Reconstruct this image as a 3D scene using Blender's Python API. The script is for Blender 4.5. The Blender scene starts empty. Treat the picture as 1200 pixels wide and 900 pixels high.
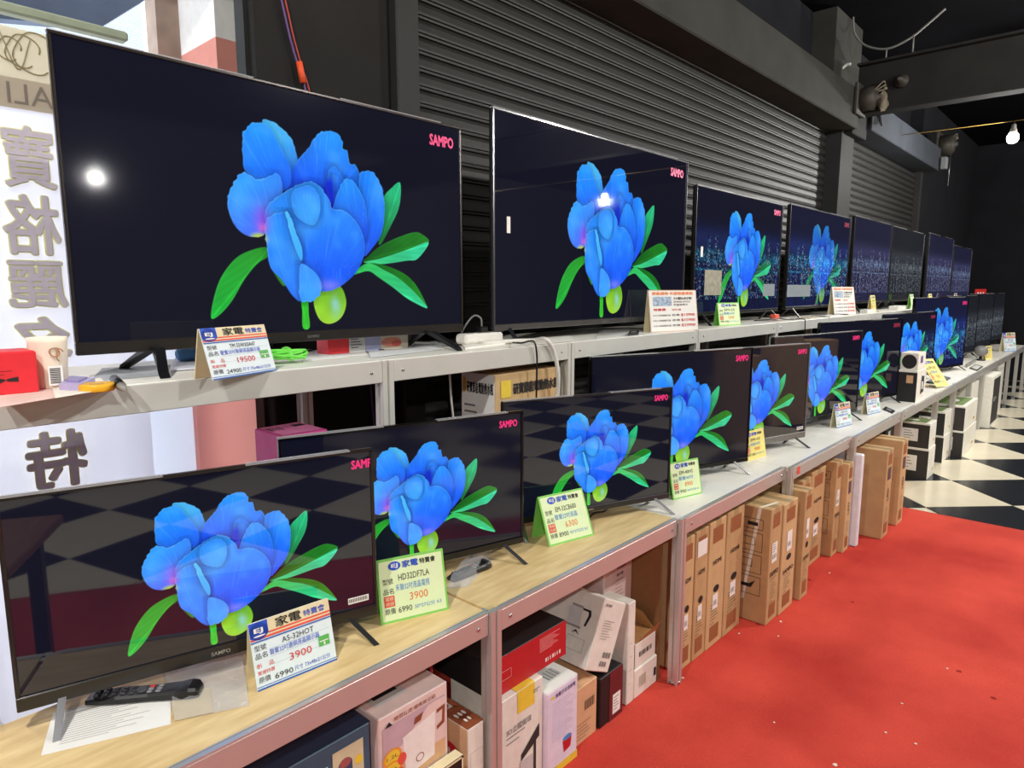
import bpy, math, random
import numpy as np
from mathutils import Matrix, Vector
random.seed(7); rng = np.random.default_rng(11)
scene = bpy.context.scene
COL = scene.collection

# ------------------------------------------------------------------ camera
CAM = np.array([0.0, 0.0, 1.54]); FPX = 785.0; VPX = (1326.0, 338.0)
def _cam_rows():
    X = np.array([VPX[0]-600, 450-VPX[1], -FPX]); X /= np.linalg.norm(X)
    Z = np.array([0, FPX, (450-VPX[1])]); Z /= np.linalg.norm(Z)
    return np.array([X, np.cross(Z, X), Z])
RW = _cam_rows()                       # camera axes -> world
cam_d = bpy.data.cameras.new('camera'); cam_d.sensor_width = 36; cam_d.lens = FPX/1200*36; cam_d.clip_start = .02
cam = bpy.data.objects.new('camera', cam_d); COL.objects.link(cam)
M4 = Matrix([list(RW[i])+[CAM[i]] for i in range(3)]+[[0, 0, 0, 1]])
cam.matrix_world = M4
scene.camera = cam
def ray(u, v): return RW @ np.array([u-600, 450-v, -FPX])
def onz(u, v, z): d = ray(u, v); return CAM + d*((z-CAM[2])/d[2])
def ony(u, v, y): d = ray(u, v); return CAM + d*(y/d[1])
def onx(u, v, x): d = ray(u, v); return CAM + d*(x/d[0])

# ------------------------------------------------------------------ world, exposure
scene.view_settings.view_transform = 'Standard'; scene.view_settings.look = 'None'
scene.view_settings.gamma = 1; scene.view_settings.use_curve_mapping = False
scene.view_settings.exposure = 0.0
W = bpy.data.worlds.new('sky'); scene.world = W; W.use_nodes = True
bg = W.node_tree.nodes['Background']; bg.inputs[0].default_value = (.86, .92, 1, 1); bg.inputs[1].default_value = 3.2
LAMP_W = 250.0

# ------------------------------------------------------------------ materials
def s2l(c):
    c = c/255.0
    return c/12.92 if c <= .04045 else ((c+.055)/1.055)**2.4
def lin(rgb): return tuple(s2l(c) for c in rgb)+(1,)
MATS = {}
def mat(name, rgb, rough=.6, metal=0.0, var=.06, scale=30, bump=0.0, spec=.5, alpha=None, emit=0, trans=0):
    if name in MATS: return MATS[name]
    m = bpy.data.materials.new(name); m.use_nodes = True; MATS[name] = m
    nt = m.node_tree; b = nt.nodes['Principled BSDF']
    b.inputs['Roughness'].default_value = rough; b.inputs['Metallic'].default_value = metal
    b.inputs['Specular IOR Level'].default_value = spec
    c = lin(rgb)
    tc = nt.nodes.new('ShaderNodeTexCoord'); n = nt.nodes.new('ShaderNodeTexNoise')
    n.inputs['Scale'].default_value = scale; n.inputs['Detail'].default_value = 4
    nt.links.new(tc.outputs['Object'], n.inputs['Vector'])
    r = nt.nodes.new('ShaderNodeValToRGB')
    r.color_ramp.elements[0].position = .3; r.color_ramp.elements[1].position = .7
    r.color_ramp.elements[0].color = tuple(x*(1-var) for x in c[:3])+(1,)
    r.color_ramp.elements[1].color = tuple(min(1, x*(1+var)) for x in c[:3])+(1,)
    nt.links.new(n.outputs['Fac'], r.inputs['Fac']); nt.links.new(r.outputs['Color'], b.inputs['Base Color'])
    if bump:
        bp = nt.nodes.new('ShaderNodeBump'); bp.inputs['Strength'].default_value = bump; bp.inputs['Distance'].default_value = .004
        nt.links.new(n.outputs['Fac'], bp.inputs['Height']); nt.links.new(bp.outputs['Normal'], b.inputs['Normal'])
    if alpha is not None: b.inputs['Alpha'].default_value = alpha
    if emit:
        b.inputs['Emission Color'].default_value = c; b.inputs['Emission Strength'].default_value = emit
    if trans: b.inputs['Transmission Weight'].default_value = trans
    return m
def nodes_of(m): return m.node_tree.nodes, m.node_tree.links, m.node_tree.nodes['Principled BSDF']

# special surfaces
def make_plywood():
    m = mat('plywood_top', (226, 196, 140), .45, var=.1, scale=6); N, L, b = nodes_of(m)
    tc = [n for n in N if n.type == 'TEX_COORD'][0]
    mp = N.new('ShaderNodeMapping'); mp.inputs['Scale'].default_value = (2.5, 14, 8)
    L.new(tc.outputs['Object'], mp.inputs['Vector'])
    n1 = N.new('ShaderNodeTexNoise'); n1.inputs['Scale'].default_value = 3; n1.inputs['Detail'].default_value = 6
    L.new(mp.outputs['Vector'], n1.inputs['Vector'])
    n2 = N.new('ShaderNodeTexVoronoi'); n2.inputs['Scale'].default_value = 6.5; L.new(tc.outputs['Object'], n2.inputs['Vector'])
    r1 = N.new('ShaderNodeValToRGB'); e = r1.color_ramp.elements
    e[0].position = .3; e[0].color = lin((210, 178, 122)); e[1].position = .68; e[1].color = lin((234, 208, 154))
    L.new(n1.outputs['Fac'], r1.inputs['Fac'])
    r2 = N.new('ShaderNodeValToRGB'); e = r2.color_ramp.elements
    e[0].position = .04; e[0].color = (1, 1, 1, 1); e[1].position = .12; e[1].color = (0, 0, 0, 1)
    L.new(n2.outputs['Distance'], r2.inputs['Fac'])
    mx = N.new('ShaderNodeMix'); mx.data_type = 'RGBA'; mx.inputs['B'].default_value = lin((160, 118, 66))
    ml = N.new('ShaderNodeMath'); ml.operation = 'MULTIPLY'; ml.inputs[1].default_value = .55
    L.new(r2.outputs['Color'], ml.inputs[0]); L.new(ml.outputs[0], mx.inputs['Factor'])
    L.new(r1.outputs['Color'], mx.inputs['A']); L.new(mx.outputs['Result'], b.inputs['Base Color'])
    return m
def make_carpet():
    m = mat('red_carpet', (205, 48, 38), .92, var=.1, scale=3, spec=.15); N, L, b = nodes_of(m)
    tc = [n for n in N if n.type == 'TEX_COORD'][0]
    big = N.new('ShaderNodeTexNoise'); big.inputs['Scale'].default_value = 1.7; big.inputs['Detail'].default_value = 5
    fine = N.new('ShaderNodeTexNoise'); fine.inputs['Scale'].default_value = 260; fine.inputs['Detail'].default_value = 2
    spk = N.new('ShaderNodeTexVoronoi'); spk.inputs['Scale'].default_value = 8
    for n in (big, fine, spk): L.new(tc.outputs['Object'], n.inputs['Vector'])
    r = N.new('ShaderNodeValToRGB'); e = r.color_ramp.elements
    e[0].position = .34; e[0].color = lin((178, 52, 44)); e[1].position = .70; e[1].color = lin((216, 80, 64))
    L.new(big.outputs['Fac'], r.inputs['Fac'])
    r2 = N.new('ShaderNodeValToRGB'); e = r2.color_ramp.elements
    e[0].position = .25; e[0].color = (.86, .86, .86, 1); e[1].position = .75; e[1].color = (1.08, 1.08, 1.08, 1)
    L.new(fine.outputs['Fac'], r2.inputs['Fac'])
    mu = N.new('ShaderNodeMix'); mu.data_type = 'RGBA'; mu.blend_type = 'MULTIPLY'; mu.inputs['Factor'].default_value = 1
    L.new(r.outputs['Color'], mu.inputs['A']); L.new(r2.outputs['Color'], mu.inputs['B'])
    r3 = N.new('ShaderNodeValToRGB'); e = r3.color_ramp.elements
    e[0].position = .06; e[0].color = (.8, .8, .8, 1); e[1].position = .10; e[1].color = (0, 0, 0, 1)
    L.new(spk.outputs['Distance'], r3.inputs['Fac'])
    gt = N.new('ShaderNodeMath'); gt.operation = 'GREATER_THAN'; gt.inputs[1].default_value = .72; L.new(spk.outputs['Color'], gt.inputs[0])
    mg = N.new('ShaderNodeMath'); mg.operation = 'MULTIPLY'; L.new(r3.outputs['Color'], mg.inputs[0]); L.new(gt.outputs[0], mg.inputs[1])
    mx = N.new('ShaderNodeMix'); mx.data_type = 'RGBA'; mx.inputs['B'].default_value = lin((120, 20, 18))
    L.new(mg.outputs[0], mx.inputs['Factor']); L.new(mu.outputs['Result'], mx.inputs['A'])
    L.new(mx.outputs['Result'], b.inputs['Base Color'])
    bp = N.new('ShaderNodeBump'); bp.inputs['Strength'].default_value = .25; bp.inputs['Distance'].default_value = .003
    L.new(fine.outputs['Fac'], bp.inputs['Height']); L.new(bp.outputs['Normal'], b.inputs['Normal'])
    return m
def make_checker():
    m = mat('checker_floor', (225, 215, 190), .22, var=.03); N, L, b = nodes_of(m)
    tc = [n for n in N if n.type == 'TEX_COORD'][0]
    mp = N.new('ShaderNodeMapping'); mp.inputs['Location'].default_value = (0, 0, 0)
    mp.inputs['Rotation'].default_value = (0, 0, math.radians(45))
    L.new(tc.outputs['Object'], mp.inputs['Vector'])
    ck = N.new('ShaderNodeTexChecker'); ck.inputs['Scale'].default_value = 1/.64
    ck.inputs['Color1'].default_value = lin((222, 212, 186)); ck.inputs['Color2'].default_value = lin((34, 36, 40))
    L.new(mp.outputs['Vector'], ck.inputs['Vector']); L.new(ck.outputs['Color'], b.inputs['Base Color'])
    return m
def make_scuffed(name, rgb, scuff, rough):
    m = mat(name, rgb, rough, var=.05, scale=4); N, L, b = nodes_of(m)
    tc = [n for n in N if n.type == 'TEX_COORD'][0]; base = [n for n in N if n.type == 'VALTORGB'][0]
    mp = N.new('ShaderNodeMapping'); mp.inputs['Scale'].default_value = (2, 9, 1); L.new(tc.outputs['Object'], mp.inputs['Vector'])
    nz = N.new('ShaderNodeTexNoise'); nz.inputs['Scale'].default_value = 5; nz.inputs['Detail'].default_value = 8; L.new(mp.outputs['Vector'], nz.inputs['Vector'])
    r = N.new('ShaderNodeValToRGB'); e = r.color_ramp.elements
    e[0].position = .66; e[0].color = (0, 0, 0, 1); e[1].position = .78; e[1].color = (.6, .6, .6, 1); L.new(nz.outputs['Fac'], r.inputs['Fac'])
    mx = N.new('ShaderNodeMix'); mx.data_type = 'RGBA'; mx.inputs['B'].default_value = lin(scuff)
    L.new(r.outputs['Color'], mx.inputs['Factor']); L.new(base.outputs['Color'], mx.inputs['A']); L.new(mx.outputs['Result'], b.inputs['Base Color'])
    return m
PLY = make_plywood(); CARPET = make_carpet(); CHECK = make_checker()
TILE_W = make_scuffed('cream_tile', (228, 218, 192), (190, 178, 150), .2)
TILE_B = make_scuffed('black_tile', (36, 38, 43), (120, 122, 126), .2)
WHITETOP = make_scuffed('white_laminate', (240, 236, 224), (196, 190, 176), .4)
ALU = mat('aluminium', (206, 203, 198), .36, .6, .03, 8)
GREYLIP = mat('painted_aluminium', (206, 206, 200), .4, .25, .04, 8)
BLACK = mat('black_plastic', (22, 22, 24), .35, 0, .05)
GLOSSBLACK = mat('gloss_black', (12, 12, 14), .12)
SILVER = mat('silver_metal', (190, 190, 192), .25, .9)
DARKMET = mat('gunmetal', (70, 70, 72), .3, .8)
WHITE = mat('white_paper', (236, 234, 228), .7, var=.02)
BOARD = mat('cardboard', (188, 152, 106), .85, var=.09, scale=14)
BOARD2 = mat('cardboard_light', (200, 165, 118), .85, var=.08, scale=14)
BOARDPRINT = mat('cardboard_print_brown', (150, 90, 50), .85)
INK = mat('black_ink', (26, 24, 24), .7)
REDINK = mat('red_ink', (212, 52, 40), .7)
BLUEINK = mat('blue_ink', (32, 72, 190), .7)
WALLBLK = mat('black_wall_paint', (29, 30, 34), .85, var=.15, scale=3, bump=.1, spec=.12)
BEAMPAINT = mat('dark_grey_beam_paint', (54, 54, 50), .8, var=.14, scale=4, bump=.1, spec=.15)
SHUT = mat('shutter_metal', (38, 37, 35), .5, 0, .06, 20, spec=.3)
FRAMEGR = mat('shutter_frame', (44, 43, 42), .6, 0, .06, spec=.2)
CEIL = mat('ceiling_black', (12, 12, 15), .95, var=.2, scale=2, spec=.03)

def screen_material(name, rough):
    m = bpy.data.materials.new(name); m.use_nodes = True
    N, L, b = nodes_of(m)
    b.inputs['Base Color'].default_value = (.006, .006, .008, 1); b.inputs['Roughness'].default_value = rough
    b.inputs['Specular IOR Level'].default_value = .5
    at = N.new('ShaderNodeAttribute'); at.attribute_name = 'pix'
    L.new(at.outputs['Color'], b.inputs['Emission Color']); b.inputs['Emission Strength'].default_value = 1.0
    m.cycles.emission_sampling = 'NONE'
    return m
SCREEN = screen_material('lcd_screen_semi_gloss', .07)
SCREEN_GL = screen_material('lcd_screen_under_clear_film', .025)
SCREEN_GL.node_tree.nodes['Principled BSDF'].inputs['Specular IOR Level'].default_value = .8
def glow(name, rgb, s=1.0):
    m = mat(name, rgb, .3, emit=s); N, L, b = nodes_of(m)
    for l in list(b.inputs['Base Color'].links): L.remove(l)
    b.inputs['Base Color'].default_value = (.01, .01, .01, 1); m.cycles.emission_sampling = 'NONE'
    return m
LOGO = glow('logo_pink', (244, 46, 120), 1.0)

# ------------------------------------------------------------------ mesh helpers
_txt = {}
def text_data(body, bold=0.0):
    k = (body, bold)
    if k not in _txt:
        c = bpy.data.curves.new('t', 'FONT'); c.body = body; c.resolution_u = 2; c.offset = bold
        o = bpy.data.objects.new('t', c); COL.objects.link(o)
        dg = bpy.context.evaluated_depsgraph_get(); dg.update()
        me = bpy.data.meshes.new_from_object(o.evaluated_get(dg))
        v = np.empty(len(me.vertices)*3, 'f'); me.vertices.foreach_get('co', v); v = v.reshape(-1, 3)[:, :2]
        f = [tuple(p.vertices) for p in me.polygons]
        COL.objects.unlink(o); bpy.data.objects.remove(o); bpy.data.curves.remove(c); bpy.data.meshes.remove(me)
        if len(v): v = v - v.min(0)
        _txt[k] = (v, f)
    return _txt[k]
class MP:
    # like MB, but every call becomes a part of its own
    def __init__(s): s.l = []
    def __getattr__(s, k):
        def f(*a, **kw):
            b_ = MB(); getattr(b_, k)(*a, **kw); s.l.append(b_); return s
        return f
    def build(s, name, m, parent=None):
        for b_ in s.l:
            if b_.f: b_.build(name, m, parent)
class MB:
    def __init__(s): s.v = []; s.f = []; s.sm = []
    def add(s, vs, fs, smooth=False):
        o = len(s.v); s.v += [tuple(map(float, p)) for p in vs]; s.f += [tuple(i+o for i in f) for f in fs]; s.sm += [smooth]*len(fs); return s
    def box(s, x0, x1, y0, y1, z0, z1, b=0.0):
        if b <= 0:
            vs = [(x, y, z) for z in (z0, z1) for y in (y0, y1) for x in (x0, x1)]
            return s.add(vs, [(0, 2, 3, 1), (4, 5, 7, 6), (0, 1, 5, 4), (2, 6, 7, 3), (0, 4, 6, 2), (1, 3, 7, 5)])
        X = (x0, x1); Y = (y0, y1); Z = (z0, z1); vs = []; ix = {}
        for i in (0, 1):
            for j in (0, 1):
                for k in (0, 1):
                    sx, sy, sz = (b, -b)[i], (b, -b)[j], (b, -b)[k]
                    for a, p in enumerate(((X[i], Y[j]+sy, Z[k]+sz), (X[i]+sx, Y[j], Z[k]+sz), (X[i]+sx, Y[j]+sy, Z[k]))):
                        ix[i, j, k, a] = len(vs); vs.append(p)
        c = ((x0+x1)/2, (y0+y1)/2, (z0+z1)/2); fs = []
        for i in (0, 1): fs.append([ix[i, j, k, 0] for j, k in ((0, 0), (1, 0), (1, 1), (0, 1))])
        for j in (0, 1): fs.append([ix[i, j, k, 1] for i, k in ((0, 0), (1, 0), (1, 1), (0, 1))])
        for k in (0, 1): fs.append([ix[i, j, k, 2] for i, j in ((0, 0), (1, 0), (1, 1), (0, 1))])
        for j in (0, 1):
            for k in (0, 1): fs.append([ix[0, j, k, 1], ix[1, j, k, 1], ix[1, j, k, 2], ix[0, j, k, 2]])
        for i in (0, 1):
            for k in (0, 1): fs.append([ix[i, 0, k, 0], ix[i, 1, k, 0], ix[i, 1, k, 2], ix[i, 0, k, 2]])
        for i in (0, 1):
            for j in (0, 1): fs.append([ix[i, j, 0, 0], ix[i, j, 1, 0], ix[i, j, 1, 1], ix[i, j, 0, 1]])
        for i in (0, 1):
            for j in (0, 1):
                for k in (0, 1): fs.append([ix[i, j, k, a] for a in range(3)])
        out = []
        for f in fs:
            p = [Vector(vs[q]) for q in f]; n = (p[1]-p[0]).cross(p[2]-p[0]); ctr = sum(p, Vector())/len(p)-Vector(c)
            out.append(tuple(f) if n.dot(ctr) > 0 else tuple(reversed(f)))
        return s.add(vs, out)
    def xf(s, M):
        s.v = [tuple(M @ Vector(p)) for p in s.v]; return s
    def tube(s, pts, r, n=8, cap=True):
        pts = [Vector(p) for p in pts]; rs = r if isinstance(r, (list, tuple)) else [r]*len(pts); vs = []; fs = []
        up = Vector((.13, .27, 1)).normalized()
        for i, p in enumerate(pts):
            t = (pts[min(i+1, len(pts)-1)]-pts[max(i-1, 0)]).normalized()
            a = t.cross(up)
            if a.length < 1e-3: a = t.cross(Vector((1, 0, 0)))
            a.normalize(); b2 = t.cross(a).normalized()
            for k in range(n):
                th = 2*math.pi*k/n; vs.append(p+(a*math.cos(th)+b2*math.sin(th))*rs[i])
        for i in range(len(pts)-1):
            for k in range(n):
                a0 = i*n+k; a1 = i*n+(k+1) % n; fs.append((a0, a0+n, a1+n, a1))
        s.add(vs, fs, True)
        if cap:
            o = len(s.v)-len(vs); s.f += [tuple(range(o, o+n)), tuple(reversed(range(o+(len(pts)-1)*n, o+len(pts)*n)))]; s.sm += [False, False]
        return s
    def lathe(s, prof, n=20, c=(0, 0, 0)):
        vs = []; fs = []
        for (r, z) in prof:
            for k in range(n):
                th = 2*math.pi*k/n; vs.append((c[0]+r*math.cos(th), c[1]+r*math.sin(th), c[2]+z))
        for i in range(len(prof)-1):
            for k in range(n): fs.append((i*n+k, i*n+(k+1) % n, (i+1)*n+(k+1) % n, (i+1)*n+k))
        s.add(vs, fs, True); o = len(s.v)-len(vs)
        s.f += [tuple(reversed(range(o, o+n))), tuple(range(o+(len(prof)-1)*n, o+len(prof)*n))]; s.sm += [False, False]
        return s
    def prism(s, poly, d, plane='xz', off=0.0):
        # poly of (a,b) extruded by d along the third axis
        n = len(poly)
        def P(a, b, c): return {'xz': (a, c, b), 'xy': (a, b, c), 'yz': (c, a, b)}[plane]
        vs = [P(a, b, off) for a, b in poly]+[P(a, b, off+d) for a, b in poly]
        return s.add(vs, [tuple(range(n)), tuple(reversed(range(n, 2*n)))]+[(i, i+n, (i+1) % n+n, (i+1) % n) for i in range(n)])
    def poly2(s, fr, pts):     # flat polygon on a face frame
        O, U, V = fr; return s.add([O+U*a+V*b for a, b in pts], [tuple(range(len(pts)))])
    def rect(s, fr, a0, b0, a1, b1): return s.poly2(fr, [(a0, b0), (a1, b0), (a1, b1), (a0, b1)])
    def disc(s, fr, a, b, ra, rb=None, n=20, rot=0):
        rb = rb or ra; ps = []
        for k in range(n):
            t = 2*math.pi*k/n; x = ra*math.cos(t); y = rb*math.sin(t)
            ps.append((a+x*math.cos(rot)-y*math.sin(rot), b+x*math.sin(rot)+y*math.cos(rot)))
        return s.poly2(fr, ps)
    def ring(s, fr, a0, b0, a1, b1, w):
        s.rect(fr, a0, b0, a1, b0+w); s.rect(fr, a0, b1-w, a1, b1); s.rect(fr, a0, b0, a0+w, b1); return s.rect(fr, a1-w, b0, a1, b1)
    def text(s, fr, body, a, b, h=None, w=None, bold=0.0, rot=0, mirror=False):
        v, f = text_data(body, bold if bold < .015 else 0.0); n0 = len(v)
        if not len(v): return s
        if bold >= .015:
            n = len(v); k_ = [(0, 0), (1, 0), (-1, 0), (0, .7), (0, -.7), (.7, .5), (-.7, .5), (.7, -.5), (-.7, -.5)]
            v = np.concatenate([v+np.array(q)*bold for q in k_]); f = [tuple(i+n*j for i in fc) for j in range(len(k_)) for fc in f]; v = v-v.min(0)
        ext = v.max(0); sc = (h/ext[1]) if h else (w/ext[0]); sx = sc if not (h and w) else w/ext[0]
        O, U, V = fr; ps = []; Nn = U.cross(V)*.00004
        for i_, (x, y) in enumerate(v):
            x *= sx; y *= sc
            if mirror: x = ext[0]*sx-x
            if rot: x, y = x*math.cos(rot)-y*math.sin(rot), x*math.sin(rot)+y*math.cos(rot)
            ps.append(O+U*(a+x)+V*(b+y)+Nn*(i_//max(1, n0)))
        return s.add(ps, f)
    def mesh(s, name, mats):
        me = bpy.data.meshes.new(name); me.from_pydata(s.v, [], s.f); me.update()
        me.polygons.foreach_set('use_smooth', s.sm)
        for m in (mats if isinstance(mats, (list, tuple)) else [mats]): me.materials.append(m)
        return me
    def build(s, name, m, parent=None, loc=None, rot=None):
        return link(name, s.mesh(name, m), parent, loc, rot)
def link(name, me, parent=None, loc=None, rot=None):
    o = bpy.data.objects.new(name, me); COL.objects.link(o)
    if parent: o.parent = parent
    if loc is not None: o.location = loc
    if rot is not None: o.rotation_euler = rot
    return o
def tag(o, label, cat, group=None):
    o['label'] = label; o['category'] = cat
    if group: o['group'] = group
    return o
def thing(name, label, cat, loc=(0, 0, 0), rz=0.0, group=None, rot=None):
    o = bpy.data.objects.new(name, None); COL.objects.link(o); o.location = tuple(map(float, loc)); o.empty_display_size = .05
    o.rotation_euler = rot or (0, 0, rz); return tag(o, label, cat, group)
def struct(name, o): o['kind'] = 'structure'; return o
def curve(pts, k=6):
    P = [np.array(p, float) for p in pts]; P = [2*P[0]-P[1]]+P+[2*P[-1]-P[-2]]; out = []
    for i in range(1, len(P)-2):
        for t in np.linspace(0, 1, k, endpoint=False):
            a, b, c, d = P[i-1:i+3]
            out.append(.5*((2*b)+(c-a)*t+(2*a-5*b+4*c-d)*t*t+(3*b-a-3*c+d)*t**3))
    return [tuple(p) for p in out+[P[-2]]]
def frame(O, U, V): return (Vector(O), Vector(U), Vector(V))

# ------------------------------------------------------------------ the room
ZL = .68; ZU = 1.33           # lower and upper shelf tops
YU = 1.605                    # front of the upper shelf
YW = 2.2                      # shutter plane
X1 = 14.2                     # end wall
CT = .005                     # carpet thickness
fl = MB().box(-4, X1, -7, 2.9, -.1, -.006).build('floor', CHECK); struct('floor', fl)
D = .905; side = D/math.sqrt(2)*.5-.0015
tb = MB().prism([(side*1.414, 0), (0, side*1.414), (-side*1.414, 0), (0, -side*1.414)], .0062, 'xy', -.0062)
tw = tb.mesh('tile_cream', TILE_W); tk = tb.mesh('tile_black', TILE_B)
for i in range(-14, 12):
    for j in range(-9, 5):
        for odd in (0, 1):
            # crossing at (6.284,.93): tiles centred half a diagonal away along x (cream) and along y (black)
            cx, cy = (6.284+(i+.5)*D, .93+j*D) if odd == 0 else (6.284+i*D, .93+(j+.5)*D)
            if not (-3.4 < cx < X1-.4 and -6 < cy < 2.0): continue
            vis = (cx > 5.0 and cy > -1.9) or (-2.2 < cx < 2.4 and cy < -.45 and cy > -5)
            if vis: link('tile', tw if odd == 0 else tk, fl, (cx, cy, 0))
# carpet: one sheet with soft creases
nx, ny = 120, 46; xs = np.linspace(-2.8, 5.25, nx); ys = np.linspace(-.83, 2.15, ny)
def crease(x, y, x0, y0, x1, y1, w, h):
    dx, dy = x1-x0, y1-y0; L = dx*dx+dy*dy; t = np.clip(((x-x0)*dx+(y-y0)*dy)/L, 0, 1)
    d = np.hypot(x-x0-t*dx, y-y0-t*dy); return h*np.exp(-(d/w)**2)*np.sin(np.pi*np.clip(t, .02, .98))
vv = []
for y in ys:
    for x in xs:
        z = CT
        if y < 1.05: z += crease(x, y, 2.2, .55, 3.6, .75, .04, .014)+crease(x, y, 1.7, .75, 2.5, .62, .04, .012)+crease(x, y, 2.6, .9, 3.3, .4, .04, .012)
        vv.append((x, y, z))
ff = [(j*nx+i, j*nx+i+1, (j+1)*nx+i+1, (j+1)*nx+i) for j in range(ny-1) for i in range(nx-1)]
o0 = len(vv); vv += [(x, y, 0.0005) for x, y in ((-2.8, -.83), (5.25, -.83), (5.25, 2.15), (-2.8, 2.15))]
edge = [[j*nx+i for i in range(nx) for j in (0,)], [j*nx+nx-1 for j in range(ny)], [(ny-1)*nx+i for i in range(nx-1, -1, -1)], [j*nx for j in range(ny-1, -1, -1)]]
for k in range(4): ff.append(tuple(reversed(edge[k]))+(o0+k, o0+(k+1) % 4))
cm = MB().add(vv, ff, True); cm.sm[-4:] = [False]*4
tag(cm.build('carpet', CARPET), 'worn red carpet covering the shop floor in front of the benches', 'carpet')

ce = struct('ceiling', MB().box(-4, X1, -7, 2.9, 3.95, 4.05).build('ceiling', CEIL))
struct('w', MB().box(X1, X1+.1, -7, 2.9, -.1, 4.05).build('wall_end', WALLBLK))
struct('w', MB().box(-4.1, -4, -7, 2.9, -.1, 4.05).build('wall_left', WALLBLK))
struct('w', MB().box(-4.1, X1, -7.1, -7, -.1, 4.05).build('wall_back', mat('grey_wall_paint', (74, 72, 72), .8)))
wf = struct('w', MB().box(10.15, X1, 2.16, 2.4, 0, 4.0).box(1.1, 10.2, 2.3, 2.4, 2.9, 4.0).box(-4, 1.12, 2.2, 2.35, 2.72, 4.0)
            .box(1.3, 10.2, 2.32, 2.4, 0, 3).build('wall_front', WALLBLK))
struct('w', MB().box(6.66, 7.02, 2.06, 2.34, 0, 3.1).build('trim_1', mat('column_paint', (46, 47, 46), .7, 0, .1, 5, spec=.15)))       # column between the shutters
struct('w', MB().box(1.125, 1.66, 2.14, 2.22, 0, 4.0, .006).build('trim_2', mat('dark_panel_paint', (36, 34, 33), .8, var=.12, scale=5, spec=.15)))
struct('w', MB().box(1.66, 1.77, 2.10, 2.32, 0, 3.1, .005).build('trim_3', FRAMEGR))
struct('w', MB().box(7.02, 7.10, 2.12, 2.32, 0, 3.1, .005).build('trim_4', mat('guide_grey', (60, 60, 58), .6, 0, spec=.2)))
struct('w', MB().box(10.08, 10.16, 2.12, 2.32, 0, 3.1, .005).build('trim_5', FRAMEGR))
# roller shutters, slat by slat
SP = .0672
prof = [(0.0, 0.0), (.011, .002), (.012, .008), (.005, .0105), (.005, .0135), (.0125, .016), (.013, .024), (.009, .05), (.003, .063), (0, SP)]
def slat_mesh(name, w):
    vs = [(x, -d, z) for x in (0, w) for d, z in prof]; n = len(prof)
    return MB().add(vs, [(i, i+n, i+n+1, i+1) for i in range(n-1)]).mesh(name, SHUT)
for x0, x1, lab in ((1.75, 6.68, 'wide dark roller shutter closed behind the big TVs'), (7.09, 10.1, 'narrower dark roller shutter beyond the grey column')):
    r = thing('roller_shutter', lab, 'shutter', (x0, YW, 0)); sm = slat_mesh('slat', x1-x0)
    for k in range(44): link('slat', sm, r, (0, 0, .05+k*SP))
    MB().box(0, x1-x0, -.02, .02, 0, .05, .004).build('bottom_rail', FRAMEGR, r)
# box beams over the shutters, steel I-beam
struct('w', MB().box(-4, 6.72, 1.95, 2.3, 2.955, 3.29, .008).build('trim_6', BEAMPAINT))
struct('w', MB().box(7.15, 10.2, 1.95, 2.3, 3.02, 3.30, .008).build('trim_7', mat('blue_grey_beam_paint', (60, 64, 71), .75, var=.1, scale=4, spec=.15)))
struct('w', MB().box(6.72, 7.15, 1.99, 2.3, 2.93, 3.3, .008).build('trim_8', mat('sooty_concrete', (20, 19, 19), .9, var=.2, scale=12)))
struct('w', MB().box(6.45, 7.2, 2.1, 2.4, 3.28, 3.95).build('trim_9', BEAMPAINT))
IB = MB().box(6.79, 6.81, -7, 1.99, 3.1, 3.5)
IB.box(6.72, 6.88, -7, 1.99, 3.08, 3.1); IB.box(6.72, 6.88, -7, 1.99, 3.5, 3.52)
struct('w', IB.build('trim_10', mat('dark_steel', (38, 37, 36), .85, 0, .15, 4, spec=.1)))

# ------------------------------------------------------------------ lamps
LAMPS = [(8.2, .98, 2.985, .6), (2.56, -5.06, 2.84, .10), (8.1, -2.1, 2.84, .8), (3.0, -1.3, 3.5, 1.25), (5.7, -1.0, 3.42, 1.2),
         (-1.6, -1.6, 3.1, 1.2), (8.1, -4.6, 3.6, 1.0), (11.6, -1.4, 3.45, 1.0), (-.6, .6, 3.4, .8)]
BULB = mat('lit_bulb_glass', (255, 255, 250), .3, emit=26); BULB.cycles.emission_sampling = 'NONE'
SOCK = mat('white_socket_plastic', (225, 225, 220), .4)
for i, (x, y, z, p) in enumerate(LAMPS):
    lab = 'lit white LED bulb hanging from the yellow cable by the far wall' if i == 0 else 'lit white LED bulb hanging over the aisle'
    r = thing('hanging_bulb', lab, 'lamp', (x, y, z), group=None if i == 0 else 'bulbs over the aisle')
    MB().lathe([(.006, -.062), (.03, -.056), (.045, -.036), (.05, -.012), (.045, .012), (.034, .03)], 16).build('bulb_globe', BULB, r)
    MB().lathe([(.034, .03), (.03, .06), (.02, .085), (.018, .11), (.006, .118)], 14).build('bulb_socket', SOCK, r)
    top = .145 if i == 0 else 3.95-z
    MB().tube([(0, 0, .115), (0, 0, top)], .004, 6).build('cord', mat('cord_grey', (70, 66, 60), .6), r)
    ld = bpy.data.lights.new('bulb_light', 'POINT'); ld.energy = LAMP_W*p; ld.shadow_soft_size = .045; ld.color = (1, .975, .93)
    lo = bpy.data.objects.new('bulb_light', ld); COL.objects.link(lo); lo.parent = r; lo.location = (0, 0, -.075)
    ld.use_shadow = True
yc = MB().tube(curve([(8.2, -6.9, 3.13), (8.2, -2, 3.12), (8.2, .98, 3.13), (8.2, 1.94, 3.14)]), .004, 6)
tag(yc.build('yellow_cable', mat('yellow_cable_jacket', (150, 124, 56), .5)), 'thin yellow cable strung across the shop carrying the bulb', 'cable')

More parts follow.
